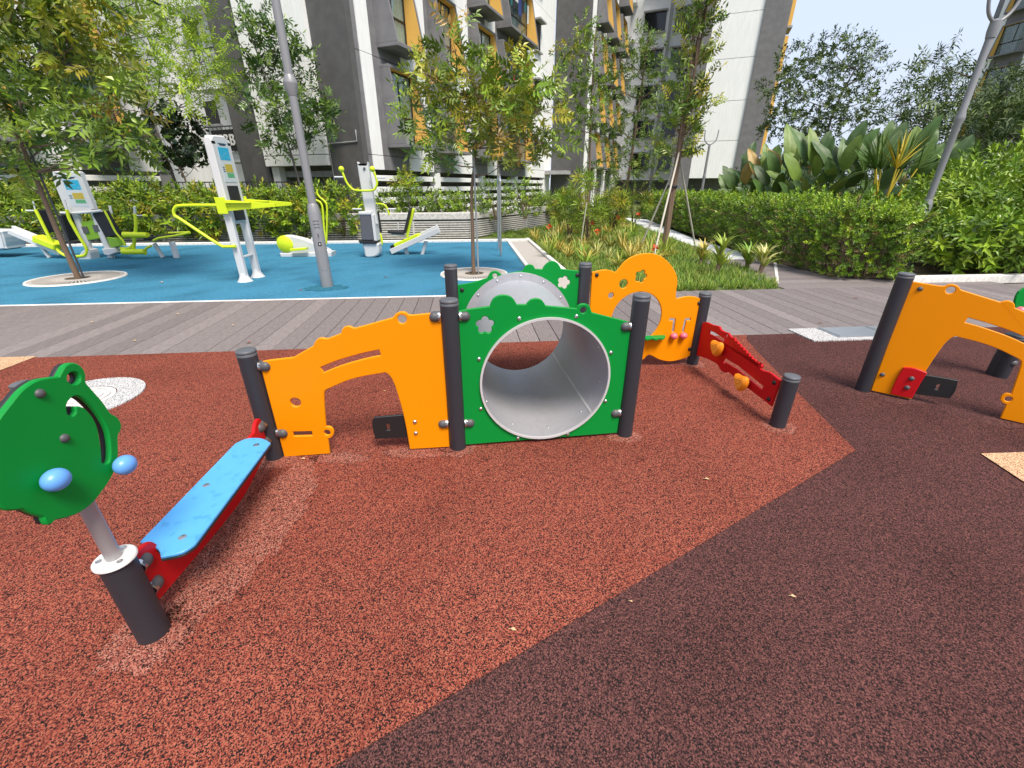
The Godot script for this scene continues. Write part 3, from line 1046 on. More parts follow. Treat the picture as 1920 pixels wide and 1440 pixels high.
func build_spinner(s: Node3D, A: Vector3) -> void:
	# thick short post with a pale flange, a pole and the round steering board
	var r := 0.0535
	world_part("post", lathe_mesh([Vector2(r, -0.05), Vector2(r, 0.395)], 32), M.post_paint, s, Transform3D(Basis(), A))
	var f := world_part("flange", lathe_mesh([Vector2(r + 0.004, 0.392), Vector2(r + 0.010, 0.395), Vector2(r + 0.010, 0.403), Vector2(r + 0.006, 0.407), Vector2(r + 0.006, 0.407), Vector2(0.0, 0.407)], 36), M.kerb_white, s, Transform3D(Basis(), A))
	for k in 3:
		var a := TAU * k / 3.0 + 0.5
		part("screw", lathe_mesh([Vector2(0.010, 0.4065), Vector2(0.010, 0.410), Vector2(0.005, 0.4105), Vector2(0.0, 0.4085)], 10), M.steel, f, Transform3D(Basis(), Vector3(cos(a) * 0.042, 0, sin(a) * 0.042)))
	var pole := world_part("pole", lathe_mesh([Vector2(0.0235, 0.40), Vector2(0.0235, 1.075)], 20), M.pole_aluminium, s, Transform3D(Basis(), A))
	part("cap", lathe_mesh([Vector2(0.026, 1.07), Vector2(0.026, 1.085), Vector2(0.018, 1.089), Vector2(0.0, 1.090)], 20), M.cap_plastic, pole)
	var a2 := A + Vector3(0.052, 0, 0)
	var b2 := a2 + Vector3(0, 0, -1)
	var q := func(x: float, y: float) -> Vector2: return vp(a2, b2, x / 4.1125, 660 + y / 4.1125)
	var raw := [[-40, 520], [0, 465], [60, 390], [140, 295], [240, 225], [330, 200], [430, 188, 1], [450, 150], [480, 105], [530, 83], [580, 92], [620, 125], [642, 175], [645, 235], [690, 290], [770, 380], [830, 465], [850, 482], [890, 505], [918, 555], [915, 600], [893, 650], [895, 720], [893, 800], [880, 880], [840, 970], [780, 1060], [700, 1160], [600, 1235], [500, 1275], [405, 1297, 1], [380, 1325], [345, 1332], [325, 1310], [312, 1275, 1], [240, 1252], [150, 1212, 1], [95, 1222], [40, 1222], [0, 1205], [-70, 1150], [-150, 1120], [-210, 1030], [-230, 900], [-190, 760], [-120, 640]]
	var o := loop(traced(a2, b2, raw, 0, 660, 4.1125), 3)
	var curl := slot_between([[500, 470], [495, 410], [520, 365], [565, 340], [620, 360], [690, 420], [760, 510], [805, 600], [825, 700], [828, 790], [815, 850], [770, 855], [765, 790], [755, 700], [735, 590], [700, 510], [640, 440], [590, 420], [560, 425], [560, 465], [540, 490], [515, 488]], a2, b2)
	var hole := disc(q.call(548, 202), 0.019, 14)
	var board := part("steering_board", plate(o, [curl, hole], 0.02, 0.004), M.green_board, s, local(s, stand(a2, b2)))
	board.set_meta("label", "round green board on a pole with two blue knobs and a curved slit")
	part("back_board", plate(inset_loop(o.duplicate(), 0.002), [curl.duplicate(), hole.duplicate()], 0.016, 0.003), M.black_board, s, local(s, stand(a2, b2, -0.0185)))
	for p in [[280, 320], [470, 665]]:
		var l: Vector2 = q.call(p[0], p[1])
		dome(board, "rivet", Vector3(l.x, l.y, 0.01), Vector3.BACK, 0.014, M.clamp_plastic)
	for p in [[330, 985], [878, 870]]:
		var l: Vector2 = q.call(p[0], p[1])
		var sp := SphereMesh.new()
		sp.radius = 0.036
		sp.height = 0.066
		sp.radial_segments = 24
		sp.rings = 12
		part("knob", sp, M.knob_blue, board, Transform3D(Basis.from_scale(Vector3(1.0, 1.0, 0.85)), Vector3(l.x, l.y, 0.038)))

func slot_between(raw: Array, a: Vector3, b: Vector3) -> PackedVector2Array:
	return loop(traced(a, b, raw, 0, 660, 4.1125), 3)

# ================================================================ the second structure on the right
func build_second_structure() -> void:
	var F := gp(1616.5, 731)
	var dir := (gp(1900, 792) - gp(1632, 735)).normalized()
	var W := arch_width
	var Gp := F + dir * W
	var s := thing("play_structure", "orange arched play board with a red plate on brown rubber", "play structure", F)
	make_post(s, F, 0.995)
	make_post(s, Gp, 0.745)
	var o := PackedVector2Array()
	for p in arch_outline:
		o.append(Vector2(W - p.x, p.y))
	var hs := []
	for h in arch_holes:
		var m := PackedVector2Array()
		for p in h:
			m.append(Vector2(W - p.x, p.y))
		hs.append(m)
	var board := part("orange_board", plate(o, hs, 0.02, 0.004), M.orange_board, s, local(s, stand(F, Gp)))
	var q := func(x: float, y: float) -> Vector2: return vp(F, Gp, 1560 + x / 4.0, 480 + y / 4.0)
	for p in [[660, 245], [378, 887]]:
		var l: Vector2 = q.call(p[0], p[1])
		dome(board, "bolt", Vector3(l.x, l.y, 0.01), Vector3.BACK, 0.018, M.clamp_plastic)
	var rp := part("red_plate", plate(loop(traced(F, Gp, [[535, 828, 1], [620, 835], [712, 868, 1], [660, 950], [600, 1058, 1], [520, 1045], [437, 1025, 1], [480, 920]], 1560, 480, 4.0)), [], 0.018, 0.004), M.red_board, s, local(s, stand(F, Gp, 0.021)))
	for p in [[595, 910], [562, 978]]:
		var l: Vector2 = q.call(p[0], p[1])
		dome(rp, "rivet", Vector3(l.x, l.y, 0.009), Vector3.BACK, 0.019, M.clamp_plastic)
	part("latch_plate", plate(loop(traced(F, Gp, [[640, 900, 1], [720, 900], [930, 935], [945, 950], [925, 1020], [885, 1068], [860, 1070], [560, 1030, 1]], 1560, 480, 4.0)), [keyhole(q.call(795, 985), 0.022)], 0.018, 0.003), M.black_board, s, local(s, stand(F, Gp, -0.0195)))
	fit_clamp(s, Gp, F, 0.62)
	fit_clamp(s, Gp, F, 0.11)
	# the unit behind it: a short post with a red board, and a green steering board on a pole
	var Hp := gp(1862, 702)
	var k := thing("play_structure", "short dark post with a red board and green steering board behind the orange arch", "play structure", Hp)
	make_post(k, Hp, 0.40)
	var seen := atz(1962, 566, Hp.z + 0.1)
	var Ip := Vector3(seen.x, 0, Hp.z + 0.05)
	make_post(k, Ip, 0.40)
	var rl := (Ip - Hp).length()
	part("red_board", plate(loop([[0.06, 0.34, 1], [rl * 0.3, 0.29], [rl * 0.7, 0.29], [rl - 0.06, 0.34, 1], [rl - 0.06, 0.12, 1], [rl * 0.5, 0.15], [0.06, 0.10, 1]]), [], 0.02, 0.004), M.red_board, k, local(k, stand(Hp, Ip)))
	fit_clamp(k, Hp, Ip, 0.30)
	fit_clamp(k, Hp, Ip, 0.15)
	var pp := world_part("pole", lathe_mesh([Vector2(0.0235, 0.39), Vector2(0.0235, 1.05)], 16), M.pole_aluminium, k, Transform3D(Basis(), Ip))
	part("cap", lathe_mesh([Vector2(0.026, 1.05), Vector2(0.026, 1.065), Vector2(0.0, 1.07)], 16), M.cap_plastic, pp)
	var a3 := Ip + Vector3(-0.03, 0, 0.05)
	var ring := []
	for i in 18:
		var a := TAU * i / 18.0
		var r := 0.22 + 0.02 * sin(a * 5.0)
		ring.append([cos(a) * r, seen.y + sin(a) * r])
	var gb := part("steering_board", plate(loop(ring, 2), [], 0.02, 0.004), M.green_board, k, local(k, stand(a3, a3 + Vector3(0.9, 0, 0.1))))
	for p in [[-0.17, seen.y - 0.07], [0.06, seen.y - 0.12]]:
		var sp := SphereMesh.new()
		sp.radius = 0.036
		sp.height = 0.066
		part("knob", sp, M.knob_pink, gb, Transform3D(Basis(), Vector3(p[0], p[1], 0.035)))

# ================================================================ apartment blocks
const E1 := Vector3(0.378, 0, -0.926)     # the long facades run this way
const E2 := Vector3(0.926, 0, 0.378)      # and the end walls this way
const STOREY := 2.95

func block_materials() -> void:
	mottled("wall_white", lin(0.80, 0.80, 0.79), lin(0.87, 0.87, 0.86), 0.85, 3.0, 0.012, 0.2)
	M.wall_white.uv1_scale = Vector3(0.9, 0.10, 0.9)
	mottled("wall_dark", lin(0.085, 0.083, 0.083), lin(0.105, 0.103, 0.103), 0.85, 3.0, 0.012, 0.2)
	mottled("wall_grey", lin(0.15, 0.145, 0.15), lin(0.185, 0.18, 0.185), 0.85, 3.0, 0.012, 0.2)
	mottled("wall_slate", lin(0.17, 0.165, 0.175), lin(0.21, 0.205, 0.21), 0.85, 3.0, 0.012, 0.2)
	mottled("slab_grey", lin(0.30, 0.30, 0.30), lin(0.40, 0.40, 0.40), 0.85, 2.0, 0.012, 0.2)
	mat("reveal_yellow", lin(0.80, 0.46, 0.10), 0.8)
	mat("frame_dark", lin(0.018, 0.015, 0.015), 0.4)
	mat("curtain_green", lin(0.34, 0.44, 0.36), 0.95)
	mat("curtain_cream", lin(0.50, 0.46, 0.38), 0.95)
	mat("room_shade_glass", lin(0.02, 0.022, 0.024), 0.06)  # near-black paints the shade of the room behind into the pane
	mat("cloth_black", lin(0.02, 0.02, 0.025), 0.9)
	mottled("soffit", lin(0.34, 0.34, 0.34), lin(0.42, 0.42, 0.42), 0.9, 3.0)
	var g := mat("window_glass", Color(0.55, 0.66, 0.64, 0.22), 0.05)
	g.transparency = BaseMaterial3D.TRANSPARENCY_ALPHA
	mat("metal_white", lin(0.62, 0.62, 0.61), 0.5)
	mat("rail_dark", lin(0.05, 0.05, 0.055), 0.5)
	mat("shirt_blue", lin(0.03, 0.05, 0.20), 0.9)
	mat("shirt_red", lin(0.30, 0.02, 0.03), 0.9)
	mat("shirt_white", lin(0.6, 0.6, 0.6), 0.9)
	mat("shirt_teal", lin(0.02, 0.14, 0.15), 0.9)

func slab(parent: Node3D, called: String, m: Material, f: Transform3D, t0: float, t1: float, y0: float, y1: float, d0: float, d1: float, bev := 0.0) -> MeshInstance3D:
	# a block given in facade terms: metres along, height, distance in front of the wall line
	var s := Vector3(absf(t1 - t0), absf(y1 - y0), absf(d1 - d0))
	return part(called, box_mesh(s, bev), m, parent, f * Transform3D(Basis(), Vector3((t0 + t1) * 0.5, (y0 + y1) * 0.5, (d0 + d1) * 0.5)))

func window_box(parent: Node3D, f: Transform3D, t0: float, t1: float, y0: float, y1: float, curtain_or_room_shade: Material, yellow_at_far := true, deep := 0.84) -> MeshInstance3D:
	# a bay that sticks out: grey surround deeper at its foot, one yellow reveal, dark frame, panes and folded backing
	var up := deep * 0.45
	var o := f * Transform3D(Basis(), Vector3(t0, y0, 0))
	var w := t1 - t0
	var h := y1 - y0
	var g := Geo.new()
	var near_t := 0.0 if yellow_at_far else w
	var far_t := w if yellow_at_far else 0.0
	var sg := 1.0 if yellow_at_far else -1.0
	# sill, head and the two cheeks
	g.box(Vector3(w * 0.5, -0.06, deep * 0.5), Vector3(w + 0.16, 0.12, deep), 0.01)
	g.box(Vector3(w * 0.5, h + 0.045, up * 0.5), Vector3(w + 0.16, 0.09, up), 0.01)
	for a in [near_t - 0.04 * sg, far_t + 0.04 * sg]:
		for e in [-0.04, 0.04]:
			var x: float = a + e
			g.quad(Vector3(x, 0, 0), Vector3(x, h, 0), Vector3(x, h, up), Vector3(x, 0, deep - 0.005), Vector3(signf(e), 0, 0))
		g.quad(Vector3(a - 0.04, 0, deep - 0.005), Vector3(a + 0.04, 0, deep - 0.005), Vector3(a + 0.04, h, up), Vector3(a - 0.04, h, up), Vector3(0, 0.2, 1).normalized())
	var win := part("window", g.mesh(), M.wall_slate, parent, o)
	var y := Geo.new()
	var fx := far_t - 0.012 * sg
	y.quad(Vector3(fx, 0.01, 0.02), Vector3(fx, h - 0.01, 0.02), Vector3(fx, h - 0.01, up - 0.02), Vector3(fx, 0.01, deep - 0.03), Vector3(-sg, 0, 0))
	y.quad(Vector3(fx + 0.008 * sg, 0.01, 0.02), Vector3(fx + 0.008 * sg, h - 0.01, 0.02), Vector3(fx + 0.008 * sg, h - 0.01, up - 0.02), Vector3(fx + 0.008 * sg, 0.01, deep - 0.03), Vector3(sg, 0, 0))
	part("yellow_reveal", y.mesh(), M.reveal_yellow, win)
	part("yellow_soffit", box_mesh(Vector3(w - 0.03, 0.008, up - 0.04)), M.reveal_yellow, win, Transform3D(Basis(), Vector3(w * 0.5, h - 0.006, up * 0.5)))
	var fr := Geo.new()
	for b in [[w * 0.5, 0.03, w, 0.06], [w * 0.5, h - 0.03, w, 0.06], [0.03, h * 0.5, 0.06, h - 0.121], [w - 0.03, h * 0.5, 0.06, h - 0.121], [w * 0.5, h * 0.40, w - 0.121, 0.06], [w * 0.5, h * 0.70, 0.045, h * 0.6 - 0.10]]:
		fr.box(Vector3(b[0], b[1], 0.10), Vector3(b[2] - 0.002, b[3], 0.05))
	part("frame", fr.mesh(), M.frame_dark, win)
	part("pane", box_mesh(Vector3(w - 0.14, h * 0.40 - 0.1, 0.006)), M.window_glass, win, Transform3D(Basis(), Vector3(w * 0.5, h * 0.20 + 0.01, 0.10)))
	for s in [-1.0, 1.0]:
		part("pane", box_mesh(Vector3(w * 0.5 - 0.10, h * 0.60 - 0.1, 0.006)), M.window_glass, win, Transform3D(Basis(), Vector3(w * 0.5 + s * (w * 0.25 - 0.02), h * 0.70 - 0.01, 0.10)))
	# folded backing: curtains, and in some bays painted room shade
	var cg := Geo.new()
	var n := 22
	for k in n:
		var xa := w * k / n
		var xb := w * (k + 1) / n
		var za := 0.045 + 0.018 * sin(k * 1.9)
		var zb := 0.045 + 0.018 * sin((k + 1) * 1.9)
		var nn := Vector3(za - zb, 0, w / n).normalized()
		cg.quad(Vector3(xa, 0.03, za), Vector3(xb, 0.03, zb), Vector3(xb, h - 0.03, zb), Vector3(xa, h - 0.03, za), nn)
	part("curtain_or_room_shade", cg.mesh(), curtain_or_room_shade, win)
	return win

func facade(parent: Node3D, f: Transform3D, segs: Array, y0: float, floors: int) -> void:
	# wall panels storey by storey with an open joint between them
	for s in segs:
		var proud: float = s[3] if s.size() > 3 else 0.0
		var lo := y0
		for k in floors + 1:
			var hi: float = 2.6 + STOREY * k
			slab(parent, "wall_panel", M[s[2]], f, s[0] + 0.004, s[1] - 0.004, lo, hi - 0.018, -0.25, proud)
			lo = hi

func louvres(parent: Node3D, f: Transform3D, t0: float, t1: float, ys: Array, h := 0.19) -> void:
	for y in ys:
		slab(parent, "louvre", M.wall_white, f, t0, t1, y - h * 0.5, y + h * 0.5, -0.12, -0.02, 0.01)

func build_blocks() -> void:
	block_materials()
	var K := Vector3(-5.07, 0, -16.48)
	var floors := 6
	var top := 2.6 + STOREY * floors
	# ---------------- the block in the middle
	var b := thing("apartment_block", "white and dark grey apartment block with yellow window reveals, its long side facing the lawn", "building", K)
	var side := Transform3D(stand(K, K + E1).basis, Vector3.ZERO)
	var front := Transform3D(stand(K, K + E2).basis, Vector3.ZERO)
	slab(b, "core", M.soffit, front, -5.7, -0.45, 2.62, top + 0.3, -20.6, -0.6)
	slab(b, "car_park_back", M.soffit, side, 0.5, 20.8, 0.0, 2.6, -5.6, -5.3)
	slab(b, "car_park_end", M.soffit, side, 20.3, 20.8, 0.0, 2.6, -5.2, -0.4)
	slab(b, "car_park_ceiling", M.soffit, side, 0.3, 20.8, 2.45, 2.6, -5.6, -0.3)
	slab(b, "roof", M.slab_grey, front, -5.95, 0.1, top + 0.3, top + 0.6, -20.9, 0.1)
	facade(b, side, [[0.26, 0.46, "wall_slate"], [0.46, 1.05, "wall_white", 0.03], [1.05, 2.68, "wall_slate"], [2.68, 4.45, "wall_white", 0.03], [4.45, 6.2, "wall_slate"], [6.2, 8.1, "wall_white", 0.03], [8.1, 9.9, "wall_slate"], [9.9, 11.1, "wall_white", 0.03], [11.1, 15.6, "wall_slate"], [15.6, 20.95, "wall_white", 0.03]], 2.13, floors)
	for k in floors:
		var y := 2.98 + STOREY * k
		window_box(b, side, 1.48, 3.05, y, y + 2.28, M.curtain_green)
		window_box(b, side, 4.85, 6.35, y, y + 2.28, M.curtain_cream)
		window_box(b, side, 8.4, 10.3, y, y + 2.28, M.curtain_green)
		var w := window_box(b, side, 11.4, 15.4, y, y + 2.28, M.room_shade_glass)  # backing here is painted room darkness, not fabric
		# washing hung out on the wide bay
		if k < 4:
			for i in 9:
				var m: Material = [M.shirt_blue, M.cloth_black, M.shirt_teal, M.shirt_white, M.shirt_blue, M.shirt_red, M.shirt_teal, M.cloth_black, M.shirt_white][(i + k * 2) % 9]
				var cg := Geo.new()
				var hh := 0.55 + 0.25 * sin(i * 2.3 + k)
				for e in 5:
					var xa := -0.16 + 0.064 * e
					var za := 0.03 * sin(e * 1.7 + i)
					var zb := 0.03 * sin((e + 1) * 1.7 + i)
					cg.quad(Vector3(xa, 0, za), Vector3(xa + 0.064, 0, zb), Vector3(xa + 0.064, -hh, zb), Vector3(xa, -hh, za), Vector3(0, 0, 1))
				part("laundry", cg.mesh(), m, w, Transform3D(Basis(), Vector3(0.35 + i * 0.4, 1.75, 0.32)))
		slab(b, "small_window", M.room_shade_glass, side, 17.0, 18.0, y + 0.3, y + 1.7, 0.031, 0.05)  # room shade painted into the pane colour
		slab(b, "hood", M.slab_grey, side, 16.9, 18.1, y + 1.7, y + 1.78, 0.031, 0.4)
		slab(b, "sill", M.slab_grey, side, 16.9, 18.1, y + 0.2, y + 0.29, 0.031, 0.2)
	for p in [[0.28, 0.55], [4.6, 5.0], [9.2, 9.6], [14.0, 14.4], [19.5, 20.9]]:
		slab(b, "column", M.wall_white, side, p[0], p[1], 0.0, 2.12, -0.3, -0.01)
	for p in [[0.56, 4.59], [5.01, 9.19], [9.61, 13.99], [14.41, 19.49]]:
		louvres(b, side, p[0], p[1], [0.35, 0.72, 1.10, 1.47, 1.85])
	# end wall towards the court
	slab(b, "wall_panel", M.wall_dark, front, -5.95, -4.49, 0.0, top, -0.25, 0.0)
	slab(b, "wall_panel", M.wall_dark, front, -1.47, 0.0, 0.0, top, -0.25, 0.0)
	for k in floors + 1:
		var y0: float = 2.25 if k == 0 else 2.6 + STOREY * (k - 1)
		for j in 5:
			var s0 := -4.46 + j * 0.596
			slab(b, "wall_panel", M.wall_white, front, s0, s0 + 0.592, y0 + 0.012, 2.6 + STOREY * k - 0.012, -0.2, 0.16)
	slab(b, "column", M.wall_white, front, -4.40, -4.05, 0.0, 2.24, -0.3, -0.02)
	slab(b, "beam", M.slab_grey, front, -4.04, -1.5, 1.9, 2.1, -0.5, -0.3)
	slab(b, "beam", M.wall_white, front, -4.04, -2.9, 1.35, 1.55, -0.55, -0.4)
	var pipe := Geo.new()
	pipe.tube([Vector3(-1.40, 0.4, 0.03), Vector3(-1.40, 2.93, 0.03), Vector3(-0.16, 2.97, 0.03), Vector3(-0.16, 3.3, 0.03)], [0.016], 6)
	part("conduit", pipe.mesh(), M.metal_white, b, front)
	# recess beside the end wall: stair landings, the block number, windows
	slab(b, "recess_wall", M.wall_white, front, -14.0, -5.97, 0.0, top, -2.2, -1.9)
	slab(b, "recess_side", M.wall_dark, front, -5.96, -5.75, 0.0, top, -1.89, -0.26)
	for y in [2.45, 4.9, 7.35, 9.8, 12.25, 14.7]:
		slab(b, "landing", M.wall_white, front, -7.95, -5.98, y, y + 0.36, -1.88, -0.25, 0.01)
		var rl := Geo.new()
		rl.tube([Vector3(-7.93, y + 1.25, -0.3), Vector3(-6.0, y + 1.25, -0.3)], [0.025], 6)
		rl.tube([Vector3(-7.93, y + 0.80, -0.3), Vector3(-6.0, y + 0.80, -0.3)], [0.012], 6)
		for i in 9:
			rl.tube([Vector3(-7.91 + i * 0.236, y + 0.36, -0.3), Vector3(-7.91 + i * 0.236, y + 1.24, -0.3)], [0.012], 5)
		part("railing", rl.mesh(), M.rail_dark, b, front)
		var ac := slab(b, "air_conditioner", M.metal_white, front, -6.75, -6.05, y + 0.37, y + 0.92, -0.85, -0.45, 0.02)
		part("fan_grille", lathe_mesh([Vector2(0.0, 0.0), Vector2(0.19, 0.0), Vector2(0.21, 0.012), Vector2(0.21, 0.0)], 20), M.rail_dark, ac, Transform3D(Basis(Vector3.RIGHT, Vector3.BACK, Vector3.DOWN), Vector3(-0.08, 0, 0.201)))
	for y in [1.1, 4.05, 7.0, 9.95]:
		slab(b, "window_opening", M.room_shade_glass, front, -9.75, -9.0, y, y + 0.85, -1.899, -1.87)  # the dark of the room is painted on as a flat pane
		slab(b, "window_sill", M.slab_grey, front, -9.85, -8.9, y - 0.09, y - 0.01, -1.899, -1.75)
	var board := slab(b, "number_board", M.black_board, front, -7.30, -5.99, 2.84, 3.56, -0.16, -0.08)
	var tx := TextMesh.new()
	tx.text = "653B"
	var ft := SystemFont.new()
	ft.font_names = PackedStringArray(["Droid Sans"])
	ft.font_weight = 700
	tx.font = ft
	tx.font_size = 64
	tx.pixel_size = 0.0082
	tx.depth = 0.02
	var num := part("number", tx, M.metal_white, board, Transform3D(Basis(), Vector3(0, 0, 0.052)))
	num.set_meta("label", "white block number 653B")
	# ---------------- the wing on the left
	var KL := K + E2 * -10.3
	var l := thing("apartment_block", "white apartment wing with yellow window reveals behind the leafy trees", "building", KL)
	var lw := Transform3D(stand(KL, KL + E1).basis, Vector3.ZERO)
	slab(l, "core", M.soffit, lw, -16.0, -0.3, 2.62, top + 0.3, -12.0, -0.6)
	slab(l, "car_park_back", M.soffit, lw, -16.0, -0.3, 0.0, 2.6, -8.6, -8.3)
	slab(l, "car_park_ceiling", M.soffit, lw, -16.0, -0.3, 2.45, 2.6, -8.6, -0.3)
	slab(l, "roof", M.slab_grey, lw, -16.2, 0.1, top + 0.3, top + 0.6, -12.2, 0.1)
	facade(l, lw, [[-16.2, -10.0, "wall_white", 0.03], [-10.0, -8.3, "wall_slate"], [-8.3, -5.9, "wall_white", 0.03], [-5.9, -4.6, "wall_slate"], [-4.6, -3.1, "wall_white", 0.03], [-3.1, -1.5, "wall_dark"], [-1.5, -0.45, "wall_white", 0.03], [-0.45, 0.0, "wall_slate", 0.05]], 2.13, floors)
	for k in floors:
		var y := 2.98 + STOREY * k
		window_box(l, lw, -3.0, -1.45, y, y + 2.28, M.curtain_green)
		window_box(l, lw, -5.8, -4.5, y, y + 2.28, M.curtain_cream)
		window_box(l, lw, -9.8, -8.2, y, y + 2.28, M.curtain_green)
	slab(l, "column", M.wall_slate, lw, -0.45, 0.0, 0.0, 2.12, -0.3, -0.01)
	slab(l, "column", M.wall_white, lw, -6.0, -5.6, 0.0, 2.12, -0.3, -0.01)
	louvres(l, lw, -5.59, -0.46, [0.35, 0.72, 1.10, 1.47, 1.87])
	louvres(l, lw, -16.0, -6.01, [0.35, 0.72, 1.10, 1.47, 1.87])
	slab(l, "end_wall", M.wall_white, lw, 0.005, 0.25, 0.0, top, -9.0, -0.3)
	# ---------------- the block behind, right of the middle
	var P2 := Vector3(19, 0, -40)
	var c := thing("apartment_block", "tall apartment block with a broad white wall between two dark grey piers", "building", P2)
	var f2 := Transform3D(stand(P2, P2 + E2).basis, Vector3.ZERO)
	var top2 := 2.2 + 2.8 * 9
	slab(c, "core", M.soffit, f2, -5.2, 1.2, 2.2, top2, -14.0, -0.3)
	slab(c, "car_park_back", M.soffit, f2, -5.2, 6.0, 0.0, 2.19, -12.4, -12.0)
	slab(c, "pier", M.wall_grey, f2, -5.42, -3.82, 0.0, top2, -1.0, 0.15)
	slab(c, "pier", M.wall_grey, f2, -0.40, 1.32, 2.2, top2, -10.0, 0.15)
	for k in 9:
		slab(c, "wall_panel", M.wall_white, f2, -3.81, -0.41, 2.2 + 2.8 * k, 2.2 + 2.8 * (k + 1) - 0.03, -0.25, 0.0)
	slab(c, "column", M.slab_grey, f2, 0.4, 0.9, 0.0, 2.19, -1.0, -0.4)
	slab(c, "roof", M.slab_grey, f2, -5.5, 1.4, top2 + 0.01, top2 + 0.3, -14.0, 0.3)
	for k in 8:                                       # yellow bays on its far flank, seen edge on
		slab(c, "bay", M.reveal_yellow, f2, 1.321, 1.62, 4.0 + 2.8 * k, 6.2 + 2.8 * k, -2.2, -0.6)
		slab(c, "bay_sill", M.slab_grey, f2, 1.321, 1.72, 3.85 + 2.8 * k, 3.99 + 2.8 * k, -2.3, -0.5)
	# recessed white part with windows
	slab(c, "recess_wall", M.wall_white, f2, -14.0, -5.43, 2.2, top2, -7.0, -6.0)
	slab(c, "car_park_back", M.soffit, f2, -14.0, -5.43, 0.0, 2.19, -12.4, -12.0)
	slab(c, "car_park_ceiling", M.soffit, f2, -14.0, -5.43, 2.0, 2.19, -12.0, -7.05)
	for k in 9:
		var y := 3.1 + 2.8 * k
		for s in [[-9.9, -8.0], [-7.2, -5.9]]:
			slab(c, "window_opening", M.room_shade_glass, f2, s[0], s[1], y, y + 1.45, -5.999, -5.93)  # flat pane with the room's darkness in its colour
			slab(c, "window_sill", M.slab_grey, f2, s[0] - 0.1, s[1] + 0.1, y - 0.12, y - 0.005, -5.999, -5.7)
			slab(c, "window_hood", M.slab_grey, f2, s[0] - 0.1, s[1] + 0.1, y + 1.46, y + 1.56, -5.999, -5.6)
		slab(c, "ledge", M.wall_white, f2, -12.0, -10.6, 2.35 + 2.8 * k, 2.6 + 2.8 * k, -5.99, -4.9)
	slab(c, "downpipe", M.slab_grey, f2, -7.72, -7.48, 0.0, top2, -5.98, -5.75)
	# ---------------- the pier and yellow bays between the two blocks
	var P3 := K + E1 * 21.0
	var d := thing("apartment_block", "dark grey pier with a receding row of yellow bays, joined behind the young trees", "building", P3)
	var f3 := Transform3D(stand(P3, P3 + E2).basis, Vector3.ZERO)
	slab(d, "pier", M.wall_dark, f3, 0.06, 2.27, 0.0, 24.0, -1.5, 0.0)
	slab(d, "canopy", M.slab_grey, f3, -1.4, 1.6, 2.35, 2.6, 0.01, 1.4)
	slab(d, "core", M.soffit, f3, 0.1, 2.0, 0.0, 24.0, -16.0, -1.51)
	var P4 := Vector3(2.28, 0, 0)
	var f4 := Transform3D(stand(P3, P3 + E1).basis, f3 * P4)
	facade(d, f4, [[1.0, 2.0, "wall_white", 0.03], [2.0, 4.2, "wall_slate"], [4.2, 5.6, "wall_white", 0.03], [5.6, 8.0, "wall_slate"], [8.0, 9.4, "wall_white", 0.03], [9.4, 11.8, "wall_slate"], [11.8, 15.5, "wall_white", 0.03]], 0.0, floors + 1)
	for k in 7:
		var y := 2.98 + STOREY * k
		for t in [2.2, 5.9, 9.7]:
			window_box(d, f4, t, t + 2.2, y, y + 2.28, M.curtain_cream)
	# ---------------- the block at the right edge
	var P5 := Vector3(40, 0, -45)
	var dir := Vector3(0.1, 0, 0.995)
	var e := thing("apartment_block", "distant apartment block with yellow framed windows beyond the right lamp post", "building", P5)
	var f5 := Transform3D(stand(P5, P5 + dir).basis, Vector3.ZERO)
	slab(e, "core", M.wall_grey, f5, 0.0, 16.0, 0.0, 34.0, -12.0, -0.3)
	for s in [[0.0, 0.5, "wall_slate"], [0.5, 1.2, "wall_white"], [1.2, 3.6, "wall_slate"], [3.6, 5.4, "wall_white"], [5.4, 7.8, "wall_slate"], [7.8, 9.3, "wall_white"], [9.3, 11.9, "wall_slate"], [11.9, 16.0, "wall_white"]]:
		slab(e, "wall_panel", M[s[2]], f5, s[0], s[1], 0.0, 34.0, -0.29, 0.0 if s[2] == "wall_slate" else 0.04)
	for k in 11:
		for t in [1.35, 5.5, 9.5]:
			window_box(e, f5, t, t + 2.1, 2.6 + 2.9 * k, 4.6 + 2.9 * k, M.room_shade_glass, false, 0.6)  # panes backed by painted room shade instead of fabric

# ================================================================ planters and fence
func slatted_wall(called: String, label: String, a: Vector3, b: Vector3, h: float) -> void:
	var w := thing(called, label, "wall", a)
	var f := Transform3D(stand(a, b).basis, Vector3.ZERO)
	var L := (b - a).length()
	slab(w, "wall_core", M.wall_dark, f, 0.0, L, -0.05, h - 0.2, -0.35, -0.06)
	slab(w, "coping", M.concrete, f, -0.02, L + 0.02, h - 0.2, h, -0.42, 0.03, 0.012)
	var n := 8
	var step := (h - 0.24) / n
	for k in n:
		slab(w, "slat", M.concrete, f, 0.0, L, 0.02 + step * k, 0.02 + step * (k + 1) - 0.028, -0.059, 0.0, 0.004)
	var x := 1.9
	while x < L:
		slab(w, "mullion", M.concrete, f, x, x + 0.05, 0.0, h - 0.21, -0.058, 0.008)
		x += 1.9

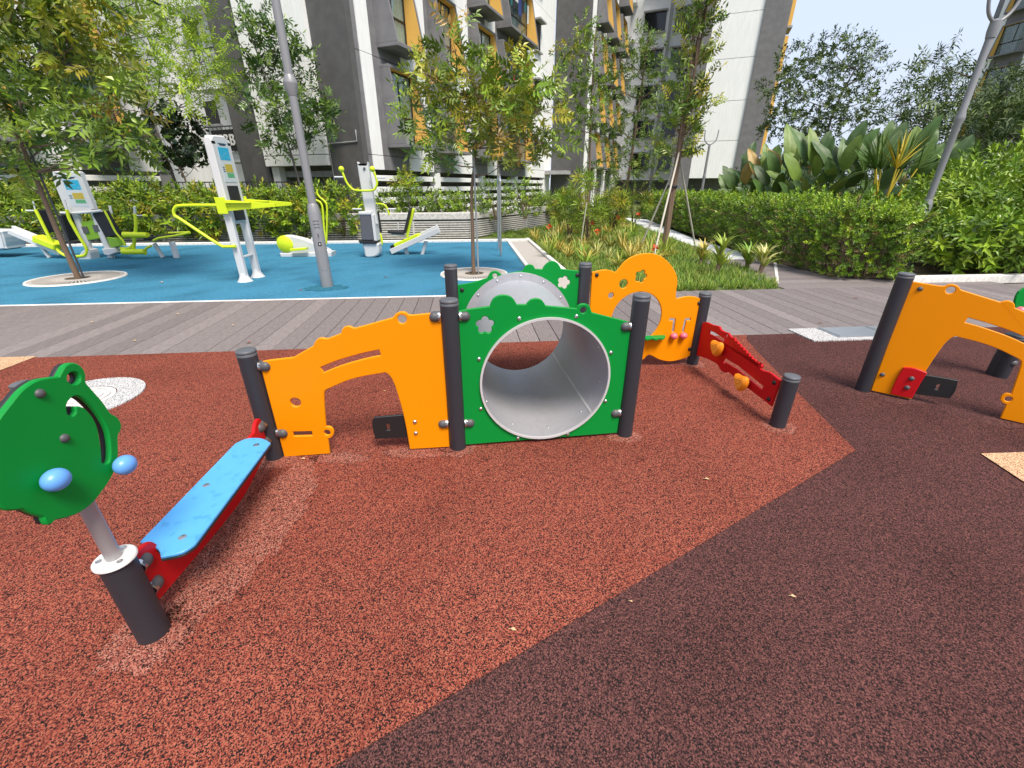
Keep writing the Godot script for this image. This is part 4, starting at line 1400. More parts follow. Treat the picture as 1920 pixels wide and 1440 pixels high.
func build_planters() -> void:
	var p0 := g2(-17.0, to_grid(gp(940, 453)).y - 0.55)
	var p1 := gp(880, 447.5)
	var p2 := p1 + Vector3(3.3, 0, -5.4)
	var q0 := Vector3(p0.x, 0, p0.z)
	slatted_wall("planter_wall", "low slatted concrete planter wall behind the blue court", q0, p1, 0.80)
	slatted_wall("planter_wall", "low slatted concrete planter wall bending away along the lawn", p1 + Vector3(0.03, 0, -0.03), p2, 0.80)
	# fence between planter and building
	var fa := Vector3(-13.5, 0, -18.6)
	var fb := Vector3(-5.6, 0, -16.0)
	var fe := thing("fence", "thin dark metal railing behind the shrubs", "fence", fa)
	var f := Transform3D(stand(fa, fb).basis, Vector3.ZERO)
	var L := (fb - fa).length()
	slab(fe, "rail", M.rail_dark, f, 0.0, L, 1.70, 1.74, -0.02, 0.02)
	slab(fe, "rail", M.rail_dark, f, 0.0, L, 0.9, 0.93, -0.015, 0.015)
	var n := 36
	for k in n + 1:
		slab(fe, "baluster", M.rail_dark, f, L * k / n - 0.01, L * k / n + 0.01, 0.0, 1.699, -0.01, 0.01)

# ================================================================ outdoor fitness machines
func fitness_materials() -> void:
	mat("lime_paint", lin(0.60, 0.72, 0.015), 0.4)
	mat("machine_white", lin(0.60, 0.60, 0.60), 0.45)
	mat("machine_grey", lin(0.10, 0.10, 0.115), 0.5)
	mat("pad_black", lin(0.012, 0.012, 0.016), 0.6)
	mat("green_panel", lin(0.22, 0.42, 0.03), 0.6)
	mat("print_blue", lin(0.02, 0.38, 0.58), 0.5)
	mat("print_pale", lin(0.55, 0.60, 0.62), 0.5)
	mat("print_ochre", lin(0.50, 0.38, 0.05), 0.5)
	mat("print_green", lin(0.10, 0.36, 0.16), 0.5)
	mat("print_ink", lin(0.03, 0.05, 0.09), 0.5)

func px_path(pts: Array, z: float) -> Array:
	var out := []
	for p in pts:
		out.append(atz(p[0], p[1], z))
	return out

func px_tube(owner: Node3D, called: String, m: Material, pts: Array, z: float, r: float, curved := true) -> MeshInstance3D:
	var w := px_path(pts, z)
	if curved and w.size() > 2:
		w = bend(w, 4)
	for i in w.size():
		w[i] -= owner.position
	return part(called, tube_mesh(w, [r], 10), m, owner)

func px_plate(owner: Node3D, called: String, m: Material, pts: Array, z: float, thick: float, bev := 0.008) -> MeshInstance3D:   # an upright slab seen face on
	var o := []
	for p in pts:
		var w := atz(p[0], p[1], z)
		o.append([w.x - owner.position.x, w.y, 1] if p.size() > 2 else [w.x - owner.position.x, w.y])
	return part(called, plate(loop(o, 3), [], thick, bev), m, owner, Transform3D(Basis(), Vector3(0, 0, z - owner.position.z)))

func px_bar(owner: Node3D, called: String, m: Material, a: Vector3, b: Vector3, w: float, h: float, bev := 0.01) -> MeshInstance3D:   # a box beam from a to b
	var d := (b - a).normalized()
	var s := d.cross(Vector3.UP if absf(d.y) < 0.95 else Vector3.BACK).normalized()
	var u := s.cross(d)
	return part(called, box_mesh(Vector3((b - a).length(), h, w), bev), m, owner, Transform3D(Basis(d, u, d.cross(u)), (a + b) * 0.5 - owner.position))

func poster(owner: Node3D, t: Transform3D, w: float, h: float) -> void:   # the instruction print on a machine: blue block, picture block, lines of print
	part("notice", box_mesh(Vector3(w, h, 0.004)), M.print_pale, owner, t)
	for a in [[0.0, 0.19, 0.86, 0.30, "print_blue"], [0.10, -0.16, 0.62, 0.20, "print_ochre"], [0.12, -0.335, 0.58, 0.11, "print_green"], [0.0, 0.40, 0.5, 0.03, "print_ink"], [0.0, 0.43, 0.7, 0.02, "print_ink"], [-0.34, -0.14, 0.16, 0.02, "print_ink"], [-0.34, -0.19, 0.16, 0.02, "print_ink"], [-0.34, -0.24, 0.16, 0.02, "print_ink"]]:
		part("print", box_mesh(Vector3(a[2] * w, a[3] * h, 0.003)), M[a[4]], owner, t * Transform3D(Basis(), Vector3(a[0] * w, a[1] * h, 0.003)))
	for k in 4:
		part("print", box_mesh(Vector3(w * 0.1, h * 0.012, 0.002)), M.print_pale, owner, t * Transform3D(Basis(), Vector3((k - 1.5) * 0.2 * w, (0.10 + 0.05 * (k % 3)) * h, 0.006)))

func build_fitness() -> void:
	fitness_materials()
	# --- dip bar station with its tall sign frame
	var p1 := gp(462, 527)
	var p2 := gp(482, 519)
	var c := (p1 + p2) * 0.5
	var s := thing("dip_bar_station", "tall white sign frame with lime dip bars on both sides", "exercise machine", c)
	var half := 0.265
	var o := []
	for k in 9:
		var a := PI * k / 8.0
		var r := 0.16
		o.append([(half - r) * signf(cos(a) + 0.0001) + r * cos(a), 2.20 + r * sin(a)])
	o.append([-half, 1.0, 1])
	o.append([-half, 0.0, 1])
	o.append([-half + 0.10, 0.0, 1])
	o.append([-half + 0.10, 1.02, 1])
	o.append([half - 0.10, 1.02, 1])
	o.append([half - 0.10, 0.0, 1])
	o.append([half, 0.0, 1])
	o.append([half, 1.0, 1])
	var zx := Basis(Vector3.FORWARD, Vector3.UP, Vector3.RIGHT)
	part("frame", plate(loop(o, 2), [], 0.13, 0.018), M.machine_white, s, Transform3D(zx, Vector3.ZERO))
	part("black_panel", box_mesh(Vector3(0.30, 0.56, 0.02), 0.004), M.pad_black, s, Transform3D(zx, Vector3(0.071, 1.32, 0)))
	poster(s, Transform3D(zx, Vector3(0.069, 1.97, 0)), 0.33, 0.62)
	for y in [1.00, 0.42]:
		part("cross_bar", box_mesh(Vector3(0.07, 0.035, 0.34), 0.008), M.machine_white, s, Transform3D(Basis(), Vector3(0, y, 0)))
	for e in [-half + 0.05, half - 0.05]:
		part("foot", lathe_mesh([Vector2(0.13, 0.0), Vector2(0.11, 0.02), Vector2(0.075, 0.09), Vector2(0.06, 0.16)], 12), M.machine_white, s, Transform3D(Basis(), Vector3(0, 0, e)))
	for z in [p1.z + 0.10, p2.z - 0.08]:
		var k: float = z - p1.z
		px_tube(s, "dip_bar", M.lime_paint, [[432, 385], [345, 385], [328, 390], [327, 403], [340, 412], [410, 458], [424, 462], [442, 462]], p1.z + (0.0 if k > 0 else -0.42) + 0.10, 0.026)
		var w0 := atz(428, 385, p1.z)
		var w1 := atz(521, 381, p1.z)
		var wing := [[w0.x - c.x, w0.y + 0.09, 1], [w1.x - c.x, w0.y + 0.035, 1], [w1.x - c.x, w0.y - 0.02, 1], [w0.x - c.x, w0.y - 0.09, 1]]
		part("arm", plate(loop(wing, 1), [], 0.03, 0.004), M.lime_paint, s, Transform3D(Basis(), Vector3(0, 0, z - c.z)))
		part("bracket", box_mesh(Vector3(0.17, 0.26, 0.02), 0.004), M.lime_paint, s, Transform3D(Basis(), Vector3(0, w0.y, z - c.z + (0.03 if k > 0 else -0.03))))
		part("arm_web", box_mesh(Vector3(0.42, 0.02, 0.14), 0.004), M.lime_paint, s, Transform3D(Basis(), Vector3(0.30, w0.y + 0.05, z - c.z)))
	# --- elliptical trainer behind the lamp post
	var ez := -11.15
	var e := thing("elliptical_trainer", "low white elliptical trainer with a lime wheel and lime handlebars", "exercise machine", gp(575, 479.5))
	px_plate(e, "base", M.machine_white, [[530, 473, 1], [626, 471, 1], [626, 480, 1], [533, 481, 1]], ez, 0.34, 0.015)
	px_plate(e, "housing", M.machine_white, [[530, 472], [527, 452], [534, 442], [546, 441], [575, 448], [600, 459], [618, 468], [615, 473], [560, 474]], ez + 0.02, 0.22, 0.02)
	var wc := atz(539, 456.5, ez)
	part("wheel", lathe_mesh([Vector2(0.0, -0.12), Vector2(0.17, -0.12), Vector2(0.20, -0.10), Vector2(0.20, 0.14), Vector2(0.18, 0.165), Vector2(0.0, 0.17)], 28), M.lime_paint, e, Transform3D(Basis(Vector3.RIGHT, Vector3.BACK, Vector3.DOWN), wc - e.position))
	px_plate(e, "pedal", M.lime_paint, [[545, 466, 1], [576, 464, 1], [576, 468, 1], [545, 471, 1]], ez + 0.26, 0.12)
	px_plate(e, "pedal", M.lime_paint, [[550, 443, 1], [578, 447, 1], [578, 451, 1], [550, 447, 1]], ez - 0.22, 0.12)
	px_tube(e, "mast", M.machine_white, [[580, 462], [588, 445]], ez, 0.04)
	px_tube(e, "handlebar", M.lime_paint, [[611, 458], [607, 420], [605, 392], [601, 380], [592, 375], [583, 374], [577, 365], [576, 356]], ez + 0.1, 0.022)
	px_tube(e, "handlebar", M.lime_paint, [[612, 458], [613, 420], [613, 388], [609, 378], [600, 370], [595, 363], [595, 355]], ez - 0.25, 0.022)
	# --- chest press column
	var pz := -10.95
	var b := thing("press_station", "upright press machine with a grey weight box and lime U shaped bars", "exercise machine", gp(700, 481))
	px_plate(b, "column", M.machine_white, [[672, 313], [676, 309], [688, 309], [692, 313], [709, 420, 1], [690, 420, 1]], pz, 0.16, 0.02)
	px_plate(b, "weight_box", M.machine_grey, [[678, 401, 1], [698, 401, 1], [704, 449, 1], [682, 449, 1]], pz + 0.02, 0.34, 0.015)
	px_plate(b, "box_cover", M.machine_white, [[676, 396, 1], [700, 396, 1], [701, 402, 1], [677, 402, 1]], pz + 0.02, 0.37, 0.015)
	px_plate(b, "box_side", M.machine_white, [[699, 402, 1], [704, 402, 1], [710, 450, 1], [705, 450, 1]], pz + 0.02, 0.34, 0.01)
	px_plate(b, "skirt", M.pad_black, [[676, 450, 1], [710, 450, 1], [709, 455, 1], [679, 455, 1]], pz + 0.02, 0.36, 0.01)
	px_plate(b, "foot", M.machine_white, [[683, 455], [710, 455], [713, 462], [711, 478], [690, 481], [686, 468]], pz, 0.30, 0.03)
	var top := atz(683, 316, pz + 0.09)
	dome(b, "cap_bolt", top - b.position, Vector3.BACK, 0.03, M.machine_grey)
	px_tube(b, "press_bar", M.lime_paint, [[640, 318], [644, 328], [650, 342], [658, 352], [668, 357], [697, 357], [704, 352], [707, 343], [704, 330], [699, 318]], pz + 0.22, 0.024)
	for q in [[640, 317], [698, 317]]:
		var sp := SphereMesh.new()
		sp.radius = 0.062
		sp.height = 0.124
		sp.radial_segments = 16
		sp.rings = 8
		part("ball_grip", sp, M.lime_paint, b, Transform3D(Basis(), atz(q[0], q[1], pz + 0.22) - b.position))
	px_tube(b, "grip", M.machine_white, [[627, 332], [646, 332]], pz + 0.22, 0.02)
	px_tube(b, "grip", M.machine_white, [[706, 333], [722, 333]], pz + 0.22, 0.02)
	px_tube(b, "grip", M.machine_white, [[661, 392], [678, 392]], pz + 0.15, 0.018)
	px_tube(b, "seat_bar", M.lime_paint, [[672, 392], [676, 385], [690, 382], [708, 382], [720, 384], [726, 391], [730, 403]], pz - 0.2, 0.022)
	px_tube(b, "grip", M.machine_white, [[727, 392], [742, 392]], pz - 0.2, 0.02)
	px_plate(b, "back_pad", M.pad_black, [[702, 398, 1], [707, 397, 1], [713, 436, 1], [708, 438, 1]], pz - 0.25, 0.36, 0.01)
	px_tube(b, "seat_post", M.lime_paint, [[706, 436], [713, 440], [716, 455], [713, 462]], pz - 0.2, 0.03)
	# --- leg press bench
	var qz := -11.4
	var l := thing("leg_press", "inclined leg press bench with a lime carriage in front of the planter wall", "exercise machine", gp(778, 477))
	px_bar(l, "rail", M.machine_white, atz(733, 472, qz + 0.12), atz(824, 431, qz + 0.12), 0.09, 0.13)
	px_bar(l, "rail", M.machine_white, atz(736, 466, qz - 0.16), atz(822, 426, qz - 0.16), 0.09, 0.13)
	px_bar(l, "carriage", M.lime_paint, atz(742, 462, qz), atz(787, 442, qz), 0.30, 0.15, 0.02)
	px_bar(l, "end_stop", M.pad_black, atz(734, 464, qz), atz(739, 462, qz), 0.2, 0.10, 0.01)
	px_bar(l, "leg", M.machine_white, atz(764, 479, qz), atz(759, 463, qz), 0.10, 0.07)
	px_bar(l, "leg", M.machine_white, atz(792, 478, qz), atz(799, 452, qz), 0.12, 0.08)
	px_bar(l, "back_frame", M.lime_paint, atz(763, 444, qz), atz(776, 391, qz), 0.10, 0.06)
	px_bar(l, "back_pad", M.pad_black, atz(761, 434, qz), atz(771, 393, qz), 0.34, 0.05)
	px_bar(l, "seat_pad", M.pad_black, atz(730, 434, qz), atz(759, 436, qz), 0.34, 0.06)
	px_bar(l, "seat_bar", M.machine_white, atz(734, 439, qz), atz(762, 441, qz), 0.10, 0.04)
	px_tube(l, "stem", M.machine_white, [[747, 432], [746, 417]], qz - 0.2, 0.016)
	# --- double machine at the left, with the sign board in its middle
	var mz := -10.75
	var m := thing("double_machine", "double exercise machine with black back pads and a wide sign board in the middle", "exercise machine", gp(187, 482))
	var bo := [[100, 328], [103, 322], [112, 321], [146, 321], [153, 324], [156, 330], [181, 392, 1], [172, 398, 1], [133, 398, 1], [126, 392, 1]]
	px_plate(m, "sign_board", M.machine_white, bo, mz, 0.14, 0.02)
	var bc := atz(140, 358, mz + 0.072) - m.position
	poster(m, Transform3D(Basis(), bc), 0.40, 0.66)
	for q in [[[140, 396], [175, 483]], [[176, 396], [212, 483]]]:
		px_bar(m, "leg", M.machine_white, atz(q[0][0], q[0][1], mz), Vector3(atz(q[0][0], q[0][1], mz).x, 0.0, mz), 0.13, 0.09)
	px_plate(m, "green_panel", M.green_panel, [[152, 416, 1], [186, 412, 1], [194, 446, 1], [164, 451, 1]], mz - 0.02, 0.10, 0.01)
	for q in [[160, 431], [180, 428]]:
		part("inset", box_mesh(Vector3(0.13, 0.15, 0.02), 0.004), M.machine_grey, m, Transform3D(Basis(), atz(q[0], q[1], mz + 0.045) - m.position))
	px_plate(m, "foot", M.machine_white, [[157, 478], [165, 468], [175, 468], [180, 486, 1], [155, 487, 1]], mz + 0.05, 0.28, 0.02)
	px_bar(m, "beam", M.machine_white, atz(22, 433, mz), atz(118, 474, mz), 0.20, 0.12)
	px_bar(m, "beam", M.machine_white, atz(24, 426, mz - 0.25), atz(100, 456, mz - 0.25), 0.08, 0.08)
	px_bar(m, "carriage", M.lime_paint, atz(70, 446, mz + 0.05), atz(112, 463, mz + 0.05), 0.28, 0.16, 0.02)
	px_bar(m, "leg", M.machine_white, atz(77, 462, mz), Vector3(atz(88, 470, mz).x, 0.0, mz), 0.08, 0.06)
	px_tube(m, "lime_frame", M.lime_paint, [[66, 393], [71, 402], [79, 418], [90, 440], [100, 458], [112, 473], [128, 482]], mz + 0.12, 0.034)
	px_tube(m, "lime_frame", M.lime_paint, [[125, 393], [130, 410], [138, 425], [150, 446], [160, 462], [163, 472], [158, 479], [142, 481]], mz + 0.18, 0.034)
	px_bar(m, "back_pad", M.pad_black, atz(74, 393, mz), atz(94, 436, mz), 0.12, 0.22, 0.02)
	px_bar(m, "back_pad", M.pad_black, atz(121, 402, mz + 0.05), atz(137, 450, mz + 0.05), 0.10, 0.30, 0.02)
	px_bar(m, "seat_pad", M.pad_black, atz(130, 454, mz + 0.05), atz(151, 454, mz + 0.05), 0.30, 0.05, 0.01)
	px_tube(m, "grip", M.machine_white, [[48, 395], [66, 395]], mz + 0.12, 0.018)
	px_tube(m, "grip", M.machine_white, [[62, 377], [66, 393]], mz + 0.12, 0.016)
	px_tube(m, "knob", M.lime_paint, [[44, 395], [49, 395]], mz + 0.12, 0.045)
	px_tube(m, "grip", M.machine_white, [[121, 374], [126, 393]], mz + 0.18, 0.018)
	px_tube(m, "hanger", M.machine_white, [[114, 399], [150, 399], [190, 395]], mz + 0.1, 0.03)
	# right half
	px_bar(m, "back_pad", M.pad_black, atz(188, 397, mz), atz(214, 443, mz), 0.34, 0.14, 0.02)
	px_tube(m, "lime_frame", M.lime_paint, [[196, 395], [205, 412], [216, 434], [224, 444], [231, 452], [235, 461]], mz + 0.2, 0.022)
	px_plate(m, "base_box", M.machine_white, [[200, 465, 1], [224, 463, 1], [228, 472, 1], [214, 478, 1], [204, 476, 1]], mz, 0.3, 0.02)
	px_tube(m, "grip", M.machine_white, [[206, 386], [209, 400]], mz - 0.1, 0.028, false)
	px_tube(m, "lime_frame", M.lime_paint, [[208, 401], [212, 414]], mz - 0.1, 0.028, false)
	px_tube(m, "lime_post", M.lime_paint, [[253, 401], [255, 418], [254, 434], [252, 452], [250, 469]], mz + 0.1, 0.036)
	px_tube(m, "grip", M.machine_white, [[252.5, 387], [253, 401]], mz + 0.1, 0.026, false)
	px_tube(m, "grip", M.machine_white, [[256, 404], [270, 404]], mz + 0.1, 0.012, false)
	px_tube(m, "knob", M.lime_paint, [[269, 404], [275, 404]], mz + 0.1, 0.03, false)
	px_tube(m, "roller", M.lime_paint, [[232, 440], [277, 441]], mz + 0.14, 0.065, false)
	px_tube(m, "roller", M.lime_paint, [[230, 472], [272, 472]], mz + 0.14, 0.065, false)
	px_tube(m, "lime_frame", M.lime_paint, [[226, 466], [242, 465], [250, 458]], mz + 0.1, 0.03)
	px_tube(m, "lime_frame", M.lime_paint, [[272, 478], [274, 466], [284, 461]], mz + 0.1, 0.026)
	px_bar(m, "seat_pad", M.pad_black, atz(278, 447, mz), atz(322, 441, mz), 0.34, 0.07, 0.02)
	px_tube(m, "lime_frame", M.lime_paint, [[288, 451], [300, 446], [328, 442], [356, 436]], mz + 0.18, 0.026)
	px_tube(m, "lime_frame", M.lime_paint, [[316, 437], [356, 435]], mz - 0.15, 0.022, false)
	px_bar(m, "leg", M.machine_white, atz(289, 456, mz), atz(306, 483, mz), 0.08, 0.07)
	px_bar(m, "leg", M.machine_white, atz(322, 453, mz), Vector3(atz(322, 453, mz).x, 0.0, mz), 0.10, 0.10)
	px_plate(m, "lime_housing", M.green_panel, [[206, 444, 1], [224, 446, 1], [232, 460, 1], [214, 464, 1]], mz + 0.02, 0.2, 0.01)
	# --- white base of one more machine at the left edge
	var wz := -11.0
	var h := thing("machine_base", "plain white rounded machine base beside the double exercise machine", "exercise machine", gp(8, 466))
	px_plate(h, "housing", M.machine_white, [[-60, 434], [-50, 430], [15, 431], [24, 436], [30, 460], [26, 465], [-30, 468], [-56, 464]], wz, 0.5, 0.03)
	px_plate(h, "skirt", M.machine_grey, [[-50, 464, 1], [24, 462, 1], [24, 467, 1], [-50, 470, 1]], wz, 0.42, 0.01)
	# --- polished hoop
	var ha := gp(939, 481)
	var hb := gp(935, 470)
	var hoop := thing("steel_hoop", "tall narrow polished steel hoop at the corner of the court", "exercise bar", ha)
	var hp := [Vector3(0, -0.02, 0), Vector3(0, 1.70, 0)]
	var off := hb - ha
	for k in 7:
		var a := PI * k / 6.0
		hp.append(Vector3(0, 1.70 + 0.14 * sin(a), 0) + off * (0.5 - 0.5 * cos(a)))
	hp.append(off + Vector3(0, 1.6, 0))
	hp.append(off + Vector3(0, -0.02, 0))
	part("pipe", tube_mesh(hp, [0.028], 12), M.steel, hoop)

# ================================================================ lamp posts, tree grates
func build_lamps() -> void:
	mat("lamp_paint", lin(0.26, 0.26, 0.27), 0.45, 0.2)
	M.lamp_paint.normal_enabled = true
	M.lamp_paint.normal_texture = M.fine_relief
	M.lamp_paint.normal_scale = 0.1
	M.lamp_paint.uv1_triplanar = true
	M.lamp_paint.uv1_scale = Vector3.ONE * 3.0
	var lp := gp(614, 537)
	var l := thing("lamp_post", "grey lamp post with a thick foot standing in the blue court", "lamp post", lp)
	part("foot", lathe_mesh([Vector2(0.098, -0.02), Vector2(0.098, 1.20), Vector2(0.094, 1.22), Vector2(0.085, 1.30), Vector2(0.066, 1.34)], 24), M.lamp_paint, l)
	part("shaft", lathe_mesh([Vector2(0.062, 1.33), Vector2(0.055, 6.6)], 20), M.lamp_paint, l)
	part("joint", lathe_mesh([Vector2(0.063, 2.80), Vector2(0.10, 2.95), Vector2(0.10, 2.97), Vector2(0.062, 3.06)], 20), M.lamp_paint, l)
	var d := (EYE - lp)
	d.y = 0
	d = d.normalized()
	var side := d.cross(Vector3.UP)
	part("door", plate(loop([[-0.045, 0.30], [0.045, 0.30], [0.045, 0.62], [-0.045, 0.62]], 2), [], 0.012, 0.003), M.lamp_paint, l, Transform3D(Basis(-side, Vector3.UP, d), d * 0.092))
	part("sticker", box_mesh(Vector3(0.05, 0.06, 0.004)), M.black_board, l, Transform3D(Basis(-side, Vector3.UP, d), d * 0.0985 + Vector3.UP * 0.72))
	part("sticker", box_mesh(Vector3(0.018, 0.026, 0.004)), M.metal_white, l, Transform3D(Basis(-side, Vector3.UP, d), d * 0.101 + Vector3.UP * 0.72))
	for y in [0.98, 1.03, 1.08]:
		part("stencil_mark", box_mesh(Vector3(0.09, 0.012, 0.002)), M.machine_grey, l, Transform3D(Basis(-side, Vector3.UP, d), d * 0.0975 + Vector3.UP * y))
	part("hook", tube_mesh([Vector3(0, 0.89, 0) + d * 0.09, Vector3(0, 0.87, 0) + d * 0.14, Vector3(0, 0.85, 0) + d * 0.10], [0.008], 6), M.machine_grey, l)
	part("arm", tube_mesh(bend([Vector3(0, 6.5, 0), Vector3(0, 6.9, 0), Vector3(0.3, 7.2, 0.1), Vector3(0.9, 7.25, 0.3)], 4), [0.035], 10), M.lamp_paint, l)
	part("lantern", lathe_mesh([Vector2(0.0, -0.05), Vector2(0.20, -0.04), Vector2(0.22, 0.0), Vector2(0.12, 0.07), Vector2(0.0, 0.08)], 20), M.lamp_paint, l, Transform3D(Basis(), Vector3(0.95, 7.22, 0.32)))
	struct("court_patch", sheet(ragged(lp + Vector3(0.02, 0, 0.12), 0.36, 0.24, 0.5), 0.004, 1.0), M.teal_rubber)
	var rp := gp(1695.6, 496.5)
	var r := thing("lamp_post", "grey lamp post with curved twin arms rising from the shrubs", "lamp post", rp)
	part("foot", lathe_mesh([Vector2(0.14, 0.0), Vector2(0.14, 0.06), Vector2(0.092, 0.08), Vector2(0.092, 1.22), Vector2(0.088, 1.26), Vector2(0.066, 1.34)], 24), M.lamp_paint, r)
	part("shaft", lathe_mesh([Vector2(0.062, 1.33), Vector2(0.062, 2.70), Vector2(0.084, 2.76), Vector2(0.084, 2.82), Vector2(0.058, 2.92), Vector2(0.055, 4.20)], 20), M.lamp_paint, r)
	part("head_joint", lathe_mesh([Vector2(0.07, 4.05), Vector2(0.085, 4.15), Vector2(0.085, 4.3), Vector2(0.0, 4.34)], 18), M.lamp_paint, r)
	part("arm", tube_mesh(bend([Vector3(0, 4.25, 0), Vector3(-0.20, 4.42, 0), Vector3(-0.30, 4.75, 0), Vector3(-0.30, 5.3, 0)], 5), [0.028], 10), M.lamp_paint, r)
	part("arm", tube_mesh(bend([Vector3(0, 4.25, 0), Vector3(0.20, 4.42, 0), Vector3(0.30, 4.75, 0), Vector3(0.30, 5.3, 0)], 5), [0.028], 10), M.lamp_paint, r)
	part("lantern", lathe_mesh([Vector2(0.0, 5.22), Vector2(0.34, 5.26), Vector2(0.36, 5.32), Vector2(0.1, 5.40), Vector2(0.0, 5.41)], 22), M.lamp_paint, r)
	var fp := atz(1318, 345, -22.0)
	var f := thing("lamp_post", "thin far lamp post with a forked top before the white wall", "lamp post", Vector3(fp.x, 0, fp.z))
	part("shaft", lathe_mesh([Vector2(0.07, 0.0), Vector2(0.05, 3.3)], 12), M.lamp_paint, f)
	part("joint", lathe_mesh([Vector2(0.052, 1.9), Vector2(0.075, 1.98), Vector2(0.05, 2.06)], 12), M.lamp_paint, f)
	for s in [-1.0, 1.0]:
		part("arm", tube_mesh(bend([Vector3(0, 3.25, 0), Vector3(0.25 * s, 3.45, 0), Vector3(0.30 * s, 3.85, 0)], 4), [0.025], 8), M.lamp_paint, f)
	for a in [[gp(147, 523), 0.72, "round iron tree grate under the tall yellow green tree"], [gp(889, 514), 0.66, "round iron tree grate under the staked tree at the court edge"]]:
		var t := thing("tree_grate", a[2], "tree grate", a[0])
		var R: float = a[1]
		part("rim", lathe_mesh([Vector2(R - 0.03, 0.002), Vector2(R - 0.03, 0.022), Vector2(R - 0.025, 0.026), Vector2(R, 0.026), Vector2(R + 0.012, 0.004)], 56), M.kerb_white, t)
		part("pit", lathe_mesh([Vector2(0.0, 0.006), Vector2(R - 0.03, 0.006)], 40), M.soil, t)
		part("plate_ring", lathe_mesh([Vector2(0.19, 0.010), Vector2(0.19, 0.022), Vector2(0.36, 0.022), Vector2(0.36, 0.010)], 48), M.border_tile, t)
		part("plate_ring", lathe_mesh([Vector2(R - 0.10, 0.010), Vector2(R - 0.10, 0.022), Vector2(R - 0.031, 0.022)], 48), M.border_tile, t)
		var bar := box_mesh(Vector3(R - 0.10 - 0.36, 0.012, 0.026))
		for k in 64:
			var an := TAU * k / 64.0
			part("bar", bar, M.border_tile, t, Transform3D(Basis(Vector3.UP, -an), Vector3(cos(an), 0, sin(an)) * (R + 0.26) * 0.5 + Vector3.UP * 0.016))

# ================================================================ plants
func leaf(g: Geo, base: Vector3, dir: Vector3, nrm: Vector3, length: float, width: float, droop := 0.25, fold := 0.25) -> void:
	dir = dir.normalized()
	var side := dir.cross(nrm).normalized()
	var up := side.cross(dir)
	var mid := base + dir * length * 0.45 - up * droop * length * 0.12
	var tip := base + dir * length - up * droop * length * 0.55
	var l := mid + side * width * 0.5 + up * width * fold
	var r := mid - side * width * 0.5 + up * width * fold
	var nl := (up + side * -fold * 1.6).normalized()
	var nr := (up + side * fold * 1.6).normalized()
	g.tri(base, l, mid, nl, nl, nl)
	g.tri(l, tip, mid, nl, nl, nl)
	g.tri(base, mid, r, nr, nr, nr)
	g.tri(mid, tip, r, nr, nr, nr)

func sprig(n: int, stem: float, len_l: float, wid: float, style: String, seed_n: int) -> ArrayMesh:
	# a twig along +y with its leaves
	var r := RandomNumberGenerator.new()
	r.seed = seed_n
	var g := Geo.new()
	var tip := Vector3(r.randf_range(-0.1, 0.1), 1, r.randf_range(-0.1, 0.1)) * stem
	g.tube([Vector3.ZERO, tip * 0.5 + Vector3(0.02, 0, 0) * stem, tip], [len_l * 0.025 + 0.001, len_l * 0.012 + 0.0006], 3, false)
	for i in n:
		var f := (i + 0.7) / n
		var p := tip * (0.10 + 0.90 * f)
		var a := i * 2.399 + r.randf_range(-0.3, 0.3)
		if style == "pinnate":
			a = PI * (i % 2) + r.randf_range(-0.35, 0.35)
		var rad := Vector3(cos(a), 0, sin(a))
		var d: Vector3
		var droop := 0.3
		match style:
			"pinnate":
				d = rad * 0.85 + Vector3.UP * 0.55
				droop = 0.5
			"whorl":
				d = rad * (1.0 - 0.45 * f) + Vector3.UP * (0.25 + 0.7 * f)
				droop = 0.55
			"bushy":
				d = rad * (0.95 - 0.4 * f) + Vector3.UP * (0.35 + 0.6 * f)
				droop = 0.2
			"droopy":
				d = rad * 0.8 + Vector3.UP * r.randf_range(-0.35, 0.45)
				droop = 0.8
			_:
				d = rad + Vector3.UP * r.randf_range(-0.2, 0.6)
		var nn := (Vector3.UP * (1.0 - 0.4 * f) - rad * 0.25 + Vector3(r.randf_range(-0.3, 0.3), 0, r.randf_range(-0.3, 0.3)))
		if style == "pinnate":
			nn = Vector3(r.randf_range(-0.25, 0.25), 0.25, 1.0)
		leaf(g, p, d, nn, len_l * r.randf_range(0.75, 1.15), wid * r.randf_range(0.85, 1.15), droop, 0.18)
	leaf(g, tip, Vector3.UP + Vector3(0.2, 0, 0.1), Vector3(0, 0.2, 1), len_l * 0.9, wid * 0.9, 0.3, 0.18)
	return g.mesh()

func leaf_material(called: String, rough := 0.45, back := 0.35) -> StandardMaterial3D:
	var m := mat(called, Color.WHITE, rough)
	m.vertex_color_use_as_albedo = true
	m.backlight_enabled = true
	m.backlight = Color(back, back, back * 0.55)
	m.cull_mode = BaseMaterial3D.CULL_DISABLED
	return m

func scatter(owner: Node3D, called: String, mesh: Mesh, m: Material, at: Array, tint: Array) -> MultiMeshInstance3D:
	var mm := MultiMesh.new()
	mm.transform_format = MultiMesh.TRANSFORM_3D
	mm.use_colors = true
	mm.mesh = mesh
	mm.instance_count = at.size()
	for i in at.size():
		mm.set_instance_transform(i, at[i])
		mm.set_instance_color(i, tint[i])
	var o := MultiMeshInstance3D.new()
	o.name = called
	o.multimesh = mm
	o.material_override = m
	o.set_meta("kind", "stuff")
	owner.add_child(o, true)
	return o

func hue(pal: Array, spread := 0.18) -> Color:              # one of a kind's own leaf colours (linear), with some scatter
	var c: Array = pal[rng.randi() % pal.size()]
	var f := 1.0 + rng.randf_range(-spread, spread)
	return Color(c[0] * f * rng.randf_range(0.92, 1.08), c[1] * f, c[2] * f)

